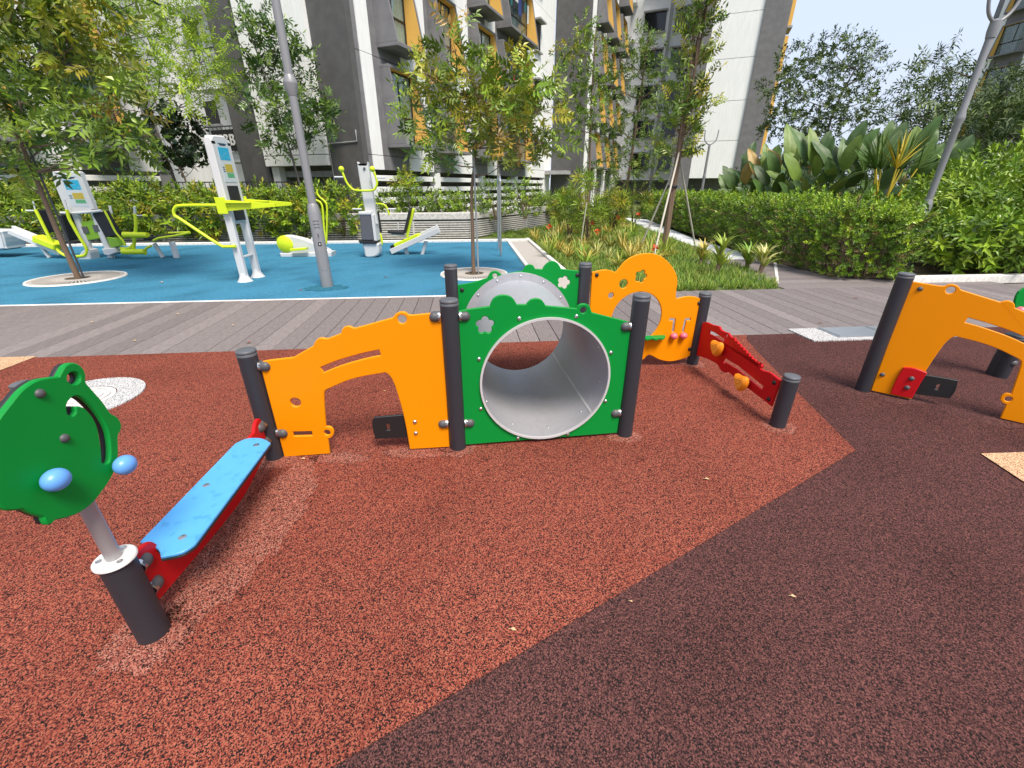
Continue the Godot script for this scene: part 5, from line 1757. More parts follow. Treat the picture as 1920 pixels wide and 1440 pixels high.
func aim(y: Vector3, spin: float, size: float, at: Vector3) -> Transform3D:
	y = y.normalized()
	var x := y.cross(Vector3.FORWARD if absf(y.z) < 0.9 else Vector3.RIGHT).normalized()
	var b := Basis(x, y, x.cross(y)).rotated(y, spin)
	return Transform3D(b.scaled(Vector3.ONE * size), at)

func ball() -> Vector3:
	while true:
		var v := Vector3(rng.randf_range(-1, 1), rng.randf_range(-1, 1), rng.randf_range(-1, 1))
		if v.length_squared() <= 1.0:
			return v
	return Vector3.ZERO

func tree(called: String, label: String, base: Vector3, trunk: Array, r0: float, clumps: Array, sprigs: Array, leaf_m: Material, bark: Material, size: float, rise := 0.35, grp := "") -> Node3D:
	# trunk: points above the base. clumps: [centre, radius, twigs, palette]
	var t := thing(called, label, "tree", base, grp)
	var path := bend(trunk, 5)
	var radii := []
	for i in path.size():
		radii.append(lerp(r0, r0 * 0.35, float(i) / (path.size() - 1)))
	part("trunk", tube_mesh(path, radii, 9), bark, t)
	var limbs := Geo.new()
	var at := []
	var tint := []
	for c in clumps:
		var ctr: Vector3 = c[0] - base
		var rad: float = c[1]
		# a limb from the trunk into the clump, then twigs within it
		var best := 0
		for i in path.size():
			if path[i].y < ctr.y - 0.25 * rad - 0.1 * (ctr - path[-1]).length() and path[i].y > path[best].y:
				best = i
		var from: Vector3 = path[best]
		var elbow: Vector3 = from.lerp(ctr, 0.5) + Vector3(0, -0.12 * (ctr - from).length() * 0.5, 0) + ball() * 0.08
		limbs.tube(bend([from, elbow, ctr], 3), [r0 * 0.34, r0 * 0.30, r0 * 0.26, r0 * 0.22, r0 * 0.18, r0 * 0.14, r0 * 0.12], 5, false)
		for k in 7:
			var e := ctr + ball() * rad * Vector3(0.9, 0.7, 0.9)
			limbs.tube([ctr.lerp(from, 0.15 * k / 7.0), ctr.lerp(e, 0.5) + ball() * 0.05, e], [r0 * 0.12, r0 * 0.08, r0 * 0.04], 4, false)
		var pal: Array = c[3]
		for k in int(c[2]):
			var v := ball()
			v = v.normalized() * pow(v.length(), 0.6)
			var p: Vector3 = ctr + v * Vector3(rad, rad * 0.72, rad)
			var d: Vector3 = v.normalized() + Vector3.UP * rise + ball() * 0.5
			at.append(aim(d, rng.randf() * TAU, size * rng.randf_range(0.7, 1.25), p))
			tint.append(hue(pal))
	part("limbs", limbs.mesh(), bark, t)
	crown(t, "crown", sprigs, leaf_m, at, tint)
	return t

func crown(t: Node3D, called: String, sprigs: Array, leaf_m: Material, at: Array, tint: Array) -> void:
	for s in sprigs.size():
		var a := []
		var c := []
		for i in range(s, at.size(), sprigs.size()):
			a.append(at[i])
			c.append(tint[i])
		scatter(t, called, sprigs[s], leaf_m, a, c)

func clumps_px(list: Array, z: float, rad_px: float, n: int, pal: Array, deep := 0.7) -> Array:
	var out := []
	for p in list:
		var q := atz(p[0], p[1], z + rng.randf_range(-deep, deep))
		var k: float = p[2] if p.size() > 2 else 1.0
		var depth := (q - EYE).dot(Vector3(0, -sin(PITCH), -cos(PITCH)))
		out.append([q, rad_px * k * depth / FOCAL, int(n * k * k), p[3] if p.size() > 3 else pal])
	return out

func shrub_at(t: Node3D, rx: float, y0: float, y1: float, n: int, sprigs: Array, m: Material, pal: Array, size: float, bark: Material) -> void:
	var at := []
	var tint := []
	for k in n:
		var v := ball()
		v = v.normalized() * pow(v.length(), 0.45)
		var p := Vector3(v.x * rx, lerp(y0, y1, 0.5 + 0.5 * v.y), v.z * rx)
		var d := Vector3(v.x, 0.55 + 0.4 * v.y, v.z) + ball() * 0.45
		at.append(aim(d, rng.randf() * TAU, size * rng.randf_range(0.7, 1.25), p))
		tint.append(hue(pal, 0.22))
	crown(t, "foliage", sprigs, m, at, tint)
	var st := Geo.new()
	for k in 9:
		var a := rng.randf() * TAU
		var e := Vector3(cos(a) * rx * 0.7, lerp(y0, y1, rng.randf_range(0.55, 0.9)), sin(a) * rx * 0.7)
		st.tube([Vector3(cos(a) * 0.05, 0, sin(a) * 0.05), Vector3(e.x * 0.4, e.y * 0.55, e.z * 0.4), e], [0.014, 0.011, 0.005], 5, false)
	part("stems", st.mesh(), bark, t)

func blade(g: Geo, dir: Vector3, length: float, width: float, arch: float, seg := 5, twist := 0.0) -> void:   # an arching strap leaf from the origin
	var flat_d := Vector3(dir.x, 0, dir.z).normalized()
	var side := flat_d.cross(Vector3.UP).normalized()
	var p := Vector3.ZERO
	var d := dir.normalized()
	var pl := []
	for i in seg + 1:
		var f := float(i) / seg
		var w := width * (1.0 - pow(f, 2.2)) * (0.6 + 0.8 * minf(f * 2.5, 0.5)) + 0.0005
		pl.append([p + side * w * 0.5, p - side * w * 0.5, d, p])
		p += d * length / seg
		d = (d + Vector3.DOWN * arch / seg * (0.5 + f)).normalized()
	for i in seg:
		var n0: Vector3 = side.cross(pl[i][2]).normalized()
		var n1: Vector3 = side.cross(pl[i + 1][2]).normalized()
		if n0.y < 0.0:
			n0 = -n0
		if n1.y < 0.0:
			n1 = -n1
		g.tri(pl[i][0], pl[i][1], pl[i + 1][1], n0, n0, n1)
		g.tri(pl[i][0], pl[i + 1][1], pl[i + 1][0], n0, n1, n1)

func tuft(n: int, length: float, width: float, arch: float, lean: float, seed_n: int) -> ArrayMesh:
	var r := RandomNumberGenerator.new()
	r.seed = seed_n
	var g := Geo.new()
	for k in n:
		var a := TAU * k / n + r.randf_range(-0.4, 0.4)
		var l := lean * r.randf_range(0.4, 1.2)
		blade(g, Vector3(cos(a) * l, 1.0, sin(a) * l), length * r.randf_range(0.65, 1.15), width * r.randf_range(0.7, 1.2), arch * r.randf_range(0.5, 1.3), 4 if length < 0.25 else 6)
	return g.mesh()

func paddle(length: float, width: float, curl: float, seed_n: int) -> ArrayMesh:     # a big paddle leaf along +y with a folded midrib, its face towards +z
	var g := Geo.new()
	var r := RandomNumberGenerator.new()
	r.seed = seed_n
	var rows := 9
	var cols := 4
	var pts := []
	for i in rows + 1:
		var f := float(i) / rows
		var w := width * 0.5 * pow(sin(PI * pow(f, 0.85)), 0.62) * (1.0 if f < 0.999 else 0.0)
		var row := []
		for j in range(-cols, cols + 1):
			var s := float(j) / cols
			var wave := 0.012 * sin(f * 17.0 + s * 3.0 + seed_n)
			var z := -curl * length * f * f + absf(s) * w * 0.30 - 0.14 * w * s * s + wave * absf(s)
			row.append(Vector3(s * w, f * length * (1.0 - 0.12 * curl * f), z))
		pts.append(row)
	var m := 2 * cols + 1
	var nr := []
	for i in rows + 1:
		var row := []
		for j in m:
			var a: Vector3 = pts[min(i + 1, rows)][j] - pts[max(i - 1, 0)][j]
			var b: Vector3 = pts[clampi(i, 1, rows - 1)][min(j + 1, m - 1)] - pts[clampi(i, 1, rows - 1)][max(j - 1, 0)]
			var n := b.cross(a).normalized()
			row.append(n if n.z > 0.0 else -n)
		nr.append(row)
	for i in rows:
		for j in m - 1:
			g.tri(pts[i][j], pts[i][j + 1], pts[i + 1][j + 1], nr[i][j], nr[i][j + 1], nr[i + 1][j + 1], Vector2(j * 0.1, i * 0.1), Vector2(j * 0.1 + 0.1, i * 0.1), Vector2(j * 0.1 + 0.1, i * 0.1 + 0.1))
			g.tri(pts[i][j], pts[i + 1][j + 1], pts[i + 1][j], nr[i][j], nr[i + 1][j + 1], nr[i + 1][j], Vector2(j * 0.1, i * 0.1), Vector2(j * 0.1 + 0.1, i * 0.1 + 0.1), Vector2(j * 0.1, i * 0.1 + 0.1))
	return g.mesh()

const GREEN_DEEP := [[0.030, 0.065, 0.012], [0.040, 0.085, 0.014], [0.055, 0.10, 0.016]]
const GREEN_MID := [[0.085, 0.15, 0.014], [0.12, 0.20, 0.018], [0.16, 0.24, 0.02]]
const GREEN_FRESH := [[0.19, 0.30, 0.02], [0.26, 0.37, 0.025], [0.15, 0.25, 0.018]]
const GREEN_YELLOW := [[0.30, 0.32, 0.02], [0.38, 0.34, 0.028], [0.22, 0.29, 0.02]]
const RUST := [[0.32, 0.20, 0.03], [0.16, 0.20, 0.02], [0.20, 0.22, 0.02], [0.36, 0.28, 0.035], [0.13, 0.20, 0.018]]
const STRAW := [[0.46, 0.36, 0.06], [0.38, 0.34, 0.05], [0.50, 0.42, 0.12]]

func build_plants() -> void:
	leaf_material("leaf_gloss", 0.35, 0.30)
	leaf_material("leaf_soft", 0.6, 0.45)
	mat("stalk_green", lin(0.10, 0.17, 0.03), 0.5)
	mat("stalk_yellow", lin(0.50, 0.38, 0.03), 0.5)
	mottled("bark_brown", lin(0.13, 0.085, 0.055), lin(0.24, 0.16, 0.11), 0.95, 0.3, 0.03, 1.0)
	mottled("bark_grey", lin(0.09, 0.08, 0.07), lin(0.19, 0.165, 0.14), 0.95, 0.3, 0.03, 1.0)
	mottled("stake_wood", lin(0.42, 0.38, 0.32), lin(0.55, 0.50, 0.43), 0.9, 0.3, 0.03, 0.6)
	var s_comp := [sprig(9, 0.32, 0.145, 0.050, "pinnate", 1), sprig(8, 0.30, 0.15, 0.052, "droopy", 2), sprig(9, 0.28, 0.14, 0.048, "pinnate", 3)]
	var s_fine := [sprig(13, 0.34, 0.075, 0.026, "pinnate", 4), sprig(13, 0.32, 0.07, 0.026, "bushy", 5)]
	var s_round := [sprig(6, 0.20, 0.15, 0.12, "droopy", 6)]
	var s_lance := [sprig(9, 0.30, 0.13, 0.034, "droopy", 7), sprig(9, 0.30, 0.13, 0.034, "pinnate", 8)]
	var s_lance4 := [sprig(10, 0.28, 0.15, 0.058, "droopy", 17), sprig(9, 0.28, 0.14, 0.055, "pinnate", 18)]
	var s_shrub := [sprig(9, 0.20, 0.15, 0.048, "whorl", 9), sprig(8, 0.18, 0.14, 0.045, "whorl", 10)]
	var s_box := [sprig(12, 0.13, 0.052, 0.024, "bushy", 11), sprig(11, 0.12, 0.05, 0.023, "bushy", 12)]
	var s_small := [sprig(11, 0.24, 0.085, 0.040, "bushy", 13), sprig(11, 0.22, 0.08, 0.040, "droopy", 14)]
	var s_dracaena := [sprig(16, 0.16, 0.30, 0.034, "whorl", 15)]
	# ---------------- trees standing in the court
	var b := gp(147, 522)
	var z := b.z
	var list := [[-60, 40], [20, 30], [100, 20, 0.9], [165, 45, 0.7, GREEN_YELLOW], [-30, 110], [50, 110], [130, 95, 1.0, GREEN_YELLOW], [185, 120, 0.7, GREEN_YELLOW], [-40, 190, 1.0], [40, 190, 1.0], [120, 185, 1.0], [195, 195, 0.9], [235, 205, 0.6, RUST], [-30, 260], [40, 265, 0.9], [100, 262, 0.8], [165, 255, 0.8], [225, 262, 0.7], [20, 315, 0.55, GREEN_YELLOW], [60, -50, 1.1, GREEN_YELLOW], [170, -50, 1.1], [-60, -60, 1.2], [275, 255, 0.45]]
	tree("broadleaf_tree", "tall tree with dense yellow green leaves in the court's left grate", b, [Vector3.ZERO, Vector3(-0.02, 0.9, 0), Vector3(0.02, 1.8, 0.02), Vector3(0.0, 2.8, 0), Vector3(0.1, 4.2, 0)], 0.05, clumps_px(list, z, 55.0, 42, GREEN_MID + GREEN_MID + GREEN_FRESH, 0.7), s_comp, M.leaf_gloss, M.bark_brown, 1.12, -0.05)
	stake("tree_stake", "dark thin stake tied to the tall yellow green tree", b + Vector3(0.13, 0, 0.02), Vector3(-0.02, 2.3, 0), 0.016, M.rail_dark)
	b = gp(888, 513)
	z = b.z
	list = [[850, 95, 0.7], [800, 140, 0.8, GREEN_YELLOW], [880, 140, 0.9], [945, 130, 0.9, GREEN_YELLOW], [990, 150, 0.7], [785, 195, 0.8], [840, 190, 1.0, RUST], [905, 190, 0.9, GREEN_YELLOW], [965, 185, 1.0], [1015, 205, 0.8, GREEN_YELLOW], [800, 250, 0.8], [850, 255, 0.8], [935, 245, 0.9, RUST], [985, 250, 0.9, RUST], [1025, 265, 0.55], [960, 290, 0.55, RUST], [820, 290, 0.45, GREEN_MID], [860, 60, 0.4, RUST]]
	tree("broadleaf_tree", "small staked tree with drooping green and rusty leaves at the court edge", b, [Vector3.ZERO, Vector3(0.01, 0.8, 0), Vector3(0.02, 1.5, 0), Vector3(0.12, 2.2, 0), Vector3(0.15, 3.1, 0)], 0.042, clumps_px(list, z, 42.0, 41, GREEN_MID + GREEN_FRESH, 0.55), s_comp, M.leaf_gloss, M.bark_brown, 0.98, -0.1)
	stake("tree_stake", "straight pale metal stake beside the small rusty leaved tree", b + Vector3(0.10, 0, 0.03), Vector3(-0.02, 2.25, 0), 0.018, M.galvanised)
	# ---------------- trees between court and building
	z = -15.6
	b = Vector3(atz(345, 400, z).x, 0.1, z)
	list = [[215, -30, 1.1], [300, -40, 1.2], [250, 40], [320, 30, 0.9], [210, 80, 0.8], [280, 95, 0.9], [340, 85, 1.0], [385, 110, 0.9], [300, 150, 0.9], [355, 150, 0.9], [400, 165, 0.7], [260, 160, 0.7], [340, 195, 0.6], [395, 140, 0.8], [230, 130, 0.7], [370, 40, 0.5]]
	tree("broadleaf_tree", "airy tree with fine bright green leaves in front of the stair landings", b, [Vector3.ZERO, Vector3(0, 2.0, 0), Vector3(-0.25, 4.0, 0), Vector3(-0.5, 6.0, 0)], 0.06, clumps_px(list, z, 40.0, 60, [[0.29, 0.42, 0.018], [0.37, 0.49, 0.022], [0.22, 0.35, 0.016]], 0.8), s_fine, M.leaf_soft, M.bark_grey, 1.5, 0.0)
	z = -14.9
	b = Vector3(atz(368, 400, z).x, 0.1, z)
	list = [[300, 215, 0.7], [305, 260, 1.0], [340, 235, 0.9], [345, 275, 1.0], [375, 295, 0.9], [325, 300, 0.7], [290, 285, 0.6], [360, 250, 0.6]]
	tree("broadleaf_tree", "small tree with dark round leaves beside the number board", b, [Vector3.ZERO, Vector3(0, 1.2, 0), Vector3(-0.15, 2.6, 0), Vector3(-0.3, 4.4, 0)], 0.035, clumps_px(list, z, 27.0, 30, [[0.018, 0.035, 0.012], [0.028, 0.05, 0.014]], 0.4), s_round, M.leaf_gloss, M.bark_brown, 1.1, -0.2)
	z = -15.3
	b = Vector3(atz(574, 380, z).x, 0.1, z)
	list = [[490, 40, 0.8], [520, 80, 1.0], [480, 110, 0.8], [560, 110, 0.8], [510, 150, 1.0], [575, 180, 0.9], [480, 185, 0.8], [540, 200, 1.0], [600, 215, 0.8], [500, 235, 0.8], [560, 245, 0.9], [610, 190, 0.6], [520, 270, 0.7], [450, 55, 0.5], [590, 255, 0.5]]
	tree("broadleaf_tree", "slender tree with small green leaves before the white end wall panel", b, [Vector3.ZERO, Vector3(-0.1, 1.6, 0), Vector3(-0.3, 3.2, 0), Vector3(-0.7, 5.5, 0)], 0.045, clumps_px(list, z, 31.0, 42, [[0.08, 0.15, 0.02], [0.13, 0.21, 0.025], [0.055, 0.11, 0.02]], 0.6), s_lance4, M.leaf_gloss, M.bark_grey, 1.15, 0.0)
	z = -16.5
	b = Vector3(atz(1098, 430, z).x, 0, z)
	list = [[1090, 50, 0.7], [1075, 90, 0.9, GREEN_YELLOW], [1110, 100, 0.9], [1075, 140, 1.0], [1120, 150, 0.9], [1085, 190, 1.0], [1065, 220, 0.8], [1115, 205, 0.9], [1095, 250, 0.9], [1060, 110, 0.6]]
	tree("broadleaf_tree", "narrow upright tree before the dark pier of the block", b, [Vector3.ZERO, Vector3(0, 2.0, 0), Vector3(-0.1, 4.0, 0), Vector3(-0.1, 6.0, 0)], 0.05, clumps_px(list, z, 26.0, 40, GREEN_MID + GREEN_FRESH, 0.5), s_small, M.leaf_gloss, M.bark_brown, 1.15, 0.2)
	z = -19.0
	b = Vector3(atz(1165, 420, z).x, 0, z)
	list = [[1165, 110, 0.8], [1200, 80, 0.9], [1230, 90, 0.8], [1150, 160, 1.0], [1205, 140, 1.0], [1240, 150, 0.8], [1140, 220, 1.0], [1190, 210, 1.0], [1235, 215, 0.9], [1160, 270, 1.0], [1215, 275, 1.0], [1245, 290, 0.7], [1180, 320, 0.9], [1225, 330, 0.8], [1140, 300, 0.8]]
	tree("broadleaf_tree", "wide bushy tree filling the gap between the two blocks", b, [Vector3.ZERO, Vector3(0.1, 2.0, 0), Vector3(0.2, 4.0, 0), Vector3(0.3, 6.6, 0)], 0.07, clumps_px(list, z, 31.0, 48, [[0.08, 0.14, 0.022], [0.13, 0.20, 0.03], [0.19, 0.27, 0.03]], 0.8), s_small, M.leaf_soft, M.bark_brown, 1.25, 0.1)
	# ---------------- the propped tree in the flower bed: twined stems, few leaves
	b = gp(1243, 477)
	z = b.z
	var prop := thing("propped_tree", "twisted multi stemmed tree with sparse leaves, held by three wooden props", "tree", b)
	var tw := []
	for k in 5:
		var ph := TAU * k / 5.0
		var pts := []
		for i in 16:
			var f := i / 15.0
			var spread := 0.035 + 0.26 * pow(maxf(0.0, f - 0.35), 1.3)
			pts.append(Vector3(0.08 * f + cos(ph + f * 6.0) * spread, f * 6.6, sin(ph + f * 6.0) * spread))
		tw.append(pts)
		part("stem", tube_mesh(pts, [0.046, 0.044, 0.042, 0.040, 0.038, 0.034, 0.031, 0.029, 0.027, 0.025, 0.023, 0.021, 0.019, 0.017, 0.015, 0.012], 7), M.bark_brown, prop)
	var at := []
	var tint := []
	var twigs := Geo.new()
	for k in 210:
		var st: Array = tw[k % 5]
		var o: Vector3 = st[rng.randi_range(5, 15)]
		var d := Vector3(rng.randf_range(-1, 1), rng.randf_range(0.1, 0.9), rng.randf_range(-1, 1)).normalized()
		var ln := rng.randf_range(0.12, 0.55) * (2.0 if k % 13 == 0 else 1.0)
		twigs.tube([o, o + d * ln * 0.6, o + d * ln + Vector3.UP * 0.05], [0.006, 0.005, 0.003], 4, false)
		for e in 2:
			at.append(aim(d + ball() * 0.6, rng.randf() * TAU, rng.randf_range(0.7, 1.1), o + d * ln * rng.randf_range(0.7, 1.0)))
			tint.append(hue(GREEN_YELLOW if rng.randf() < 0.35 else GREEN_MID))
	part("twigs", twigs.mesh(), M.bark_brown, prop)
	crown(prop, "crown", s_comp, M.leaf_gloss, at, tint)
	for k in 3:
		var a: float = [2.6, 0.5, 1.5][k]
		var foot: Vector3 = [gp(1196, 473), gp(1305, 468), gp(1221, 500)][k]
		stake("tree_prop", "slanting wooden prop leaning against the twisted tree", foot, b + Vector3(0.04, 2.15 + 0.1 * k, 0) - foot, 0.022, M.stake_wood, "props of the twisted tree")
	part("tie", lathe_mesh([Vector2(0.10, 1.55), Vector2(0.115, 1.58), Vector2(0.10, 1.61)], 14), M.pad_black, prop)
	# ---------------- trees beyond the hedge
	var far_pal := [[0.05, 0.085, 0.022], [0.075, 0.12, 0.028], [0.11, 0.16, 0.03]]
	z = -24.0
	b = Vector3(atz(1540, 330, z).x, 0, z)
	list = [[1500, 110, 0.9], [1560, 95, 1.0], [1610, 100, 0.9], [1460, 150, 0.8], [1520, 150, 1.0], [1580, 150, 1.0], [1635, 130, 0.7], [1470, 200, 0.9], [1530, 200, 1.0], [1590, 195, 0.9], [1640, 180, 0.5], [1500, 240, 0.9], [1560, 235, 0.9], [1450, 235, 0.7], [1610, 230, 0.8]]
	tree("broadleaf_tree", "spreading tree with small dark leaves against the open sky", b, [Vector3.ZERO, Vector3(0, 2.5, 0), Vector3(-0.3, 4.5, 0), Vector3(0.2, 6.5, 0)], 0.09, clumps_px(list, z, 35.0, 72, far_pal, 1.2), s_small, M.leaf_soft, M.bark_grey, 1.7, 0.2)
	z = -19.0
	b = Vector3(atz(1760, 330, z).x, 0, z)
	list = [[1765, 125, 0.8], [1800, 140, 0.7], [1730, 160, 0.8], [1775, 175, 1.0], [1700, 190, 0.7], [1740, 210, 0.9], [1790, 215, 0.9], [1680, 215, 0.6], [1720, 240, 0.9], [1770, 250, 0.9]]
	tree("broadleaf_tree", "leafy tree left of the twin armed lamp post", b, [Vector3.ZERO, Vector3(0, 2.0, 0), Vector3(-0.3, 3.6, 0), Vector3(0, 5.2, 0)], 0.07, clumps_px(list, z, 32.0, 56, far_pal, 1.0), s_lance, M.leaf_soft, M.bark_grey, 1.6, 0.3)
	z = -15.0
	b = Vector3(atz(1910, 330, z).x, 0, z)
	list = [[1880, 175, 0.9], [1930, 165, 1.1], [1850, 215, 0.9], [1900, 215, 1.0], [1950, 215, 1.2], [1840, 255, 0.9], [1890, 255, 1.0], [1940, 260, 1.1], [1990, 200, 1.2], [2000, 140, 1.2]]
	tree("broadleaf_tree", "dark leafy tree right of the twin armed lamp post", b, [Vector3.ZERO, Vector3(0, 1.6, 0), Vector3(0.1, 3.0, 0), Vector3(0.4, 4.4, 0)], 0.07, clumps_px(list, z, 38.0, 70, far_pal, 0.9), s_lance, M.leaf_soft, M.bark_grey, 1.35, 0.1)
	# ---------------- shrubs behind the court
	var far := to_grid(gp(940, 453)).y
	var lush := GREEN_FRESH + GREEN_FRESH + GREEN_MID + GREEN_YELLOW
	var x := -16.4
	var i := 0
	while x < -3.9:
		var w := g2(x + rng.randf_range(-0.12, 0.12), far - 0.85 + rng.randf_range(-0.12, 0.12))
		var who: String = "the double exercise machine" if x < -8.6 else ("the dip bar station" if x < -6.3 else "the elliptical trainer")
		var t := thing("leafy_shrub", "leafy yellow green shrub in the row behind %s" % who, "shrub", w, "shrubs behind %s" % who)
		var tall := rng.randf_range(1.50, 1.80) if x < -9.0 else rng.randf_range(1.35, 1.55)
		shrub_at(t, 0.66, 0.12, tall, 150, s_shrub, M.leaf_gloss, lush, 1.15, M.bark_brown)
		x += 0.62
		i += 1
	for p in [[735, 372], [790, 372], [830, 370], [872, 365], [930, 352], [985, 350]]:
		var w := atz(p[0], p[1], -15.9)
		var t := thing("leafy_shrub", "low mixed shrub behind the bare stretch of planter wall", "shrub", Vector3(w.x, 0.55, w.z), "low shrubs in the planter")
		shrub_at(t, 0.62, 0.0, 0.78 + (0.3 if p[0] > 900 else 0.0), 130, s_small, M.leaf_gloss, GREEN_MID + GREEN_FRESH, 1.0, M.bark_brown)
	var tp := atz(768, 398, -15.4)
	var top := thing("standard_shrub", "small round headed shrub on a bare stem above the leg press", "shrub", Vector3(tp.x, 0.5, tp.z))
	part("stem", tube_mesh([Vector3.ZERO, Vector3(0.02, 0.5, 0), Vector3(-0.02, 0.95, 0)], [0.03, 0.025, 0.02], 7), M.bark_grey, top)
	at = []
	tint = []
	for k in 90:
		var v := ball()
		at.append(aim(v + Vector3.UP * 0.4, rng.randf() * TAU, rng.randf_range(0.6, 1.0), Vector3(0, 1.15, 0) + v * Vector3(0.36, 0.32, 0.36)))
		tint.append(hue(GREEN_YELLOW + GREEN_FRESH))
	crown(top, "foliage", s_shrub, M.leaf_gloss, at, tint)
	# young bushy plants round the bend of the wall
	for p in [[1105, 402, -13.2, 1.0, 2.0], [1070, 410, -15.5, 0.8, 1.5], [1150, 405, -17.0, 0.9, 1.4], [1040, 380, -20.0, 0.9, 1.2], [1190, 400, -20.0, 1.1, 1.3], [1000, 372, -20.5, 0.9, 1.1]]:
		var w := atz(p[0], p[1], p[2])
		var t := thing("dracaena_bush", "bush of long narrow leaves at the back of the flower bed", "shrub", Vector3(w.x, 0, w.z), "narrow leaved bushes behind the flower bed")
		shrub_at(t, 0.55 * p[3], 0.35, p[4], int(70 * p[3]), s_dracaena, M.leaf_gloss, GREEN_FRESH + GREEN_YELLOW + GREEN_MID, 0.9, M.bark_brown)
	# ---------------- clipped hedge along the path
	build_hedge(s_box)
	# ---------------- shrub mass on the right
	var rows := [[-8.8, 8.75, 13.4, 0.72, 0.06, 1.0, "low bright green shrub in the front row at the pale kerb"], [-9.8, 9.9, 14.8, 0.85, 0.15, 1.6, "bright green shrub of middle height right of the twin armed lamp post"], [-10.7, 7.6, 8.7, 0.75, 0.2, 1.2, "bright green shrub between the clipped hedge and the lamp post"], [-11.0, 10.5, 15.6, 0.9, 0.3, 1.95, "tall bright green shrub in the third row of the right bed"], [-12.4, 12.3, 17.2, 1.0, 0.4, 2.45, "tallest bright green shrub at the back of the right bed"]]
	for r in rows:
		var sx: float = r[1]
		while sx < r[2]:
			var w := Vector3(sx + rng.randf_range(-0.15, 0.15), 0, r[0] + rng.randf_range(-0.2, 0.2))
			var t := thing("glossy_shrub", r[6], "shrub", w, r[6].replace("shrub", "shrubs"))
			shrub_at(t, r[3] * rng.randf_range(0.9, 1.1), r[4], r[5] * rng.randf_range(0.9, 1.1), 190, s_shrub, M.leaf_gloss, [[0.15, 0.26, 0.018], [0.21, 0.33, 0.022], [0.26, 0.37, 0.025], [0.10, 0.18, 0.016]], 1.25, M.bark_brown)
			sx += r[3] * 1.1
	for p in [[1400, -21.0, 2.3], [1450, -20.0, 2.6], [1500, -19.0, 2.6], [1550, -18.0, 2.7], [1600, -17.5, 2.7], [1650, -17.0, 2.7], [1700, -16.5, 2.8], [1750, -16.0, 2.7]]:
		var w := atz(p[0], 348, p[1])
		var t := thing("background_shrub", "dark dense shrub behind the big paddle leaved plants", "shrub", Vector3(w.x, 0, w.z), "dark shrubs behind the paddle leaves")
		shrub_at(t, 1.0, 0.1, p[2], 220, s_small, M.leaf_soft, GREEN_DEEP + GREEN_MID, 1.4, M.bark_brown)
	build_paddle_plants()
	build_lawn()

func stake(called: String, label: String, foot: Vector3, to: Vector3, r: float, m: Material, grp := "") -> void:
	var t := thing(called, label, "stake", foot, grp)
	part("pole", tube_mesh([Vector3(0, -0.02, 0), to * 0.5, to], [r], 8), m, t)
	part("end_cap", lathe_mesh([Vector2(r * 1.15, -0.02), Vector2(r * 1.15, 0.0), Vector2(0.0, r * 0.6)], 8), m, t, Transform3D(Basis(), to))

func build_hedge(s_box: Array) -> void:
	var line := [gp(1216, 414), gp(1330, 449), gp(1452, 494), gp(1560, 522), gp(1640, 527), gp(1692, 527)]
	var t := thing("clipped_hedge", "long clipped hedge of small bright leaves along the white path", "hedge", line[2])
	var at := []
	var tint := []
	var pal := [[0.08, 0.15, 0.016], [0.10, 0.19, 0.018], [0.15, 0.27, 0.022], [0.15, 0.26, 0.022], [0.20, 0.33, 0.025], [0.26, 0.39, 0.03], [0.06, 0.12, 0.015], [0.20, 0.17, 0.05]]
	var shoots := [[0.26, 0.40, 0.028], [0.34, 0.48, 0.035], [0.40, 0.52, 0.04], [0.20, 0.33, 0.025]]
	var h := 1.16
	var wide := 1.25
	var twigs := Geo.new()
	for i in line.size() - 1:
		var a: Vector3 = line[i]
		var b: Vector3 = line[i + 1]
		var L := (b - a).length()
		var u := (b - a) / L
		var n := u.cross(Vector3.UP)                     # towards the path
		if n.dot(Vector3(-1, 0, 0.6)) < 0.0:
			n = -n
		var cnt := int(L * (h * 250.0 + wide * 170.0))
		for k in cnt:
			var s := rng.randf() * L
			var wob := 0.08 * sin(s * 2.3 + i) + 0.06 * sin(s * 5.1 + 1.0) + 0.05 * sin(s * 11.0)
			var p: Vector3
			var d: Vector3
			var young := rng.randf() < 0.12
			if rng.randf() < h / (h + wide) * 1.05:
				var y := rng.randf_range(0.03, h)
				var bulge := 0.10 * sin(PI * clampf(y / h, 0, 1)) + wob
				p = a + u * s + Vector3.UP * y + n * (bulge - pow(rng.randf(), 2.0) * 0.22)
				d = n + Vector3.UP * 0.45 + ball() * 0.7
			else:
				var back := rng.randf() * wide
				p = a + u * s - n * back + Vector3.UP * (h + wob - pow(rng.randf(), 2.0) * 0.2)
				d = Vector3.UP + n * 0.2 + ball() * 0.65
				young = rng.randf() < 0.6
			at.append(aim(d, rng.randf() * TAU, rng.randf_range(0.75, 1.4) * (1.5 if rng.randf() < 0.10 else 1.0), p - t.position))
			tint.append(hue(shoots if young else pal, 0.2))
		for k in int(L * 26):
			var o := a + u * rng.randf() * L - n * rng.randf_range(0.2, 1.0)
			twigs.tube([o - t.position, o + Vector3.UP * 0.6 + ball() * 0.12 - t.position, o + Vector3.UP * rng.randf_range(0.8, 1.0) + ball() * 0.2 - t.position], [0.012, 0.010, 0.005], 4, false)
	# the end of the hedge next to the lamp post
	var e: Vector3 = line[-1]
	for k in 420:
		var back := rng.randf() * wide
		var p := e + Vector3(0.05 - pow(rng.randf(), 2.0) * 0.2, rng.randf_range(0.03, h), -back)
		at.append(aim(Vector3(1, 0.4, 0.1) + ball() * 0.7, rng.randf() * TAU, rng.randf_range(0.7, 1.3), p - t.position))
		tint.append(hue(pal, 0.2))
	crown(t, "foliage", s_box, M.leaf_gloss, at, tint)
	part("twigs", twigs.mesh(), M.bark_brown, t)

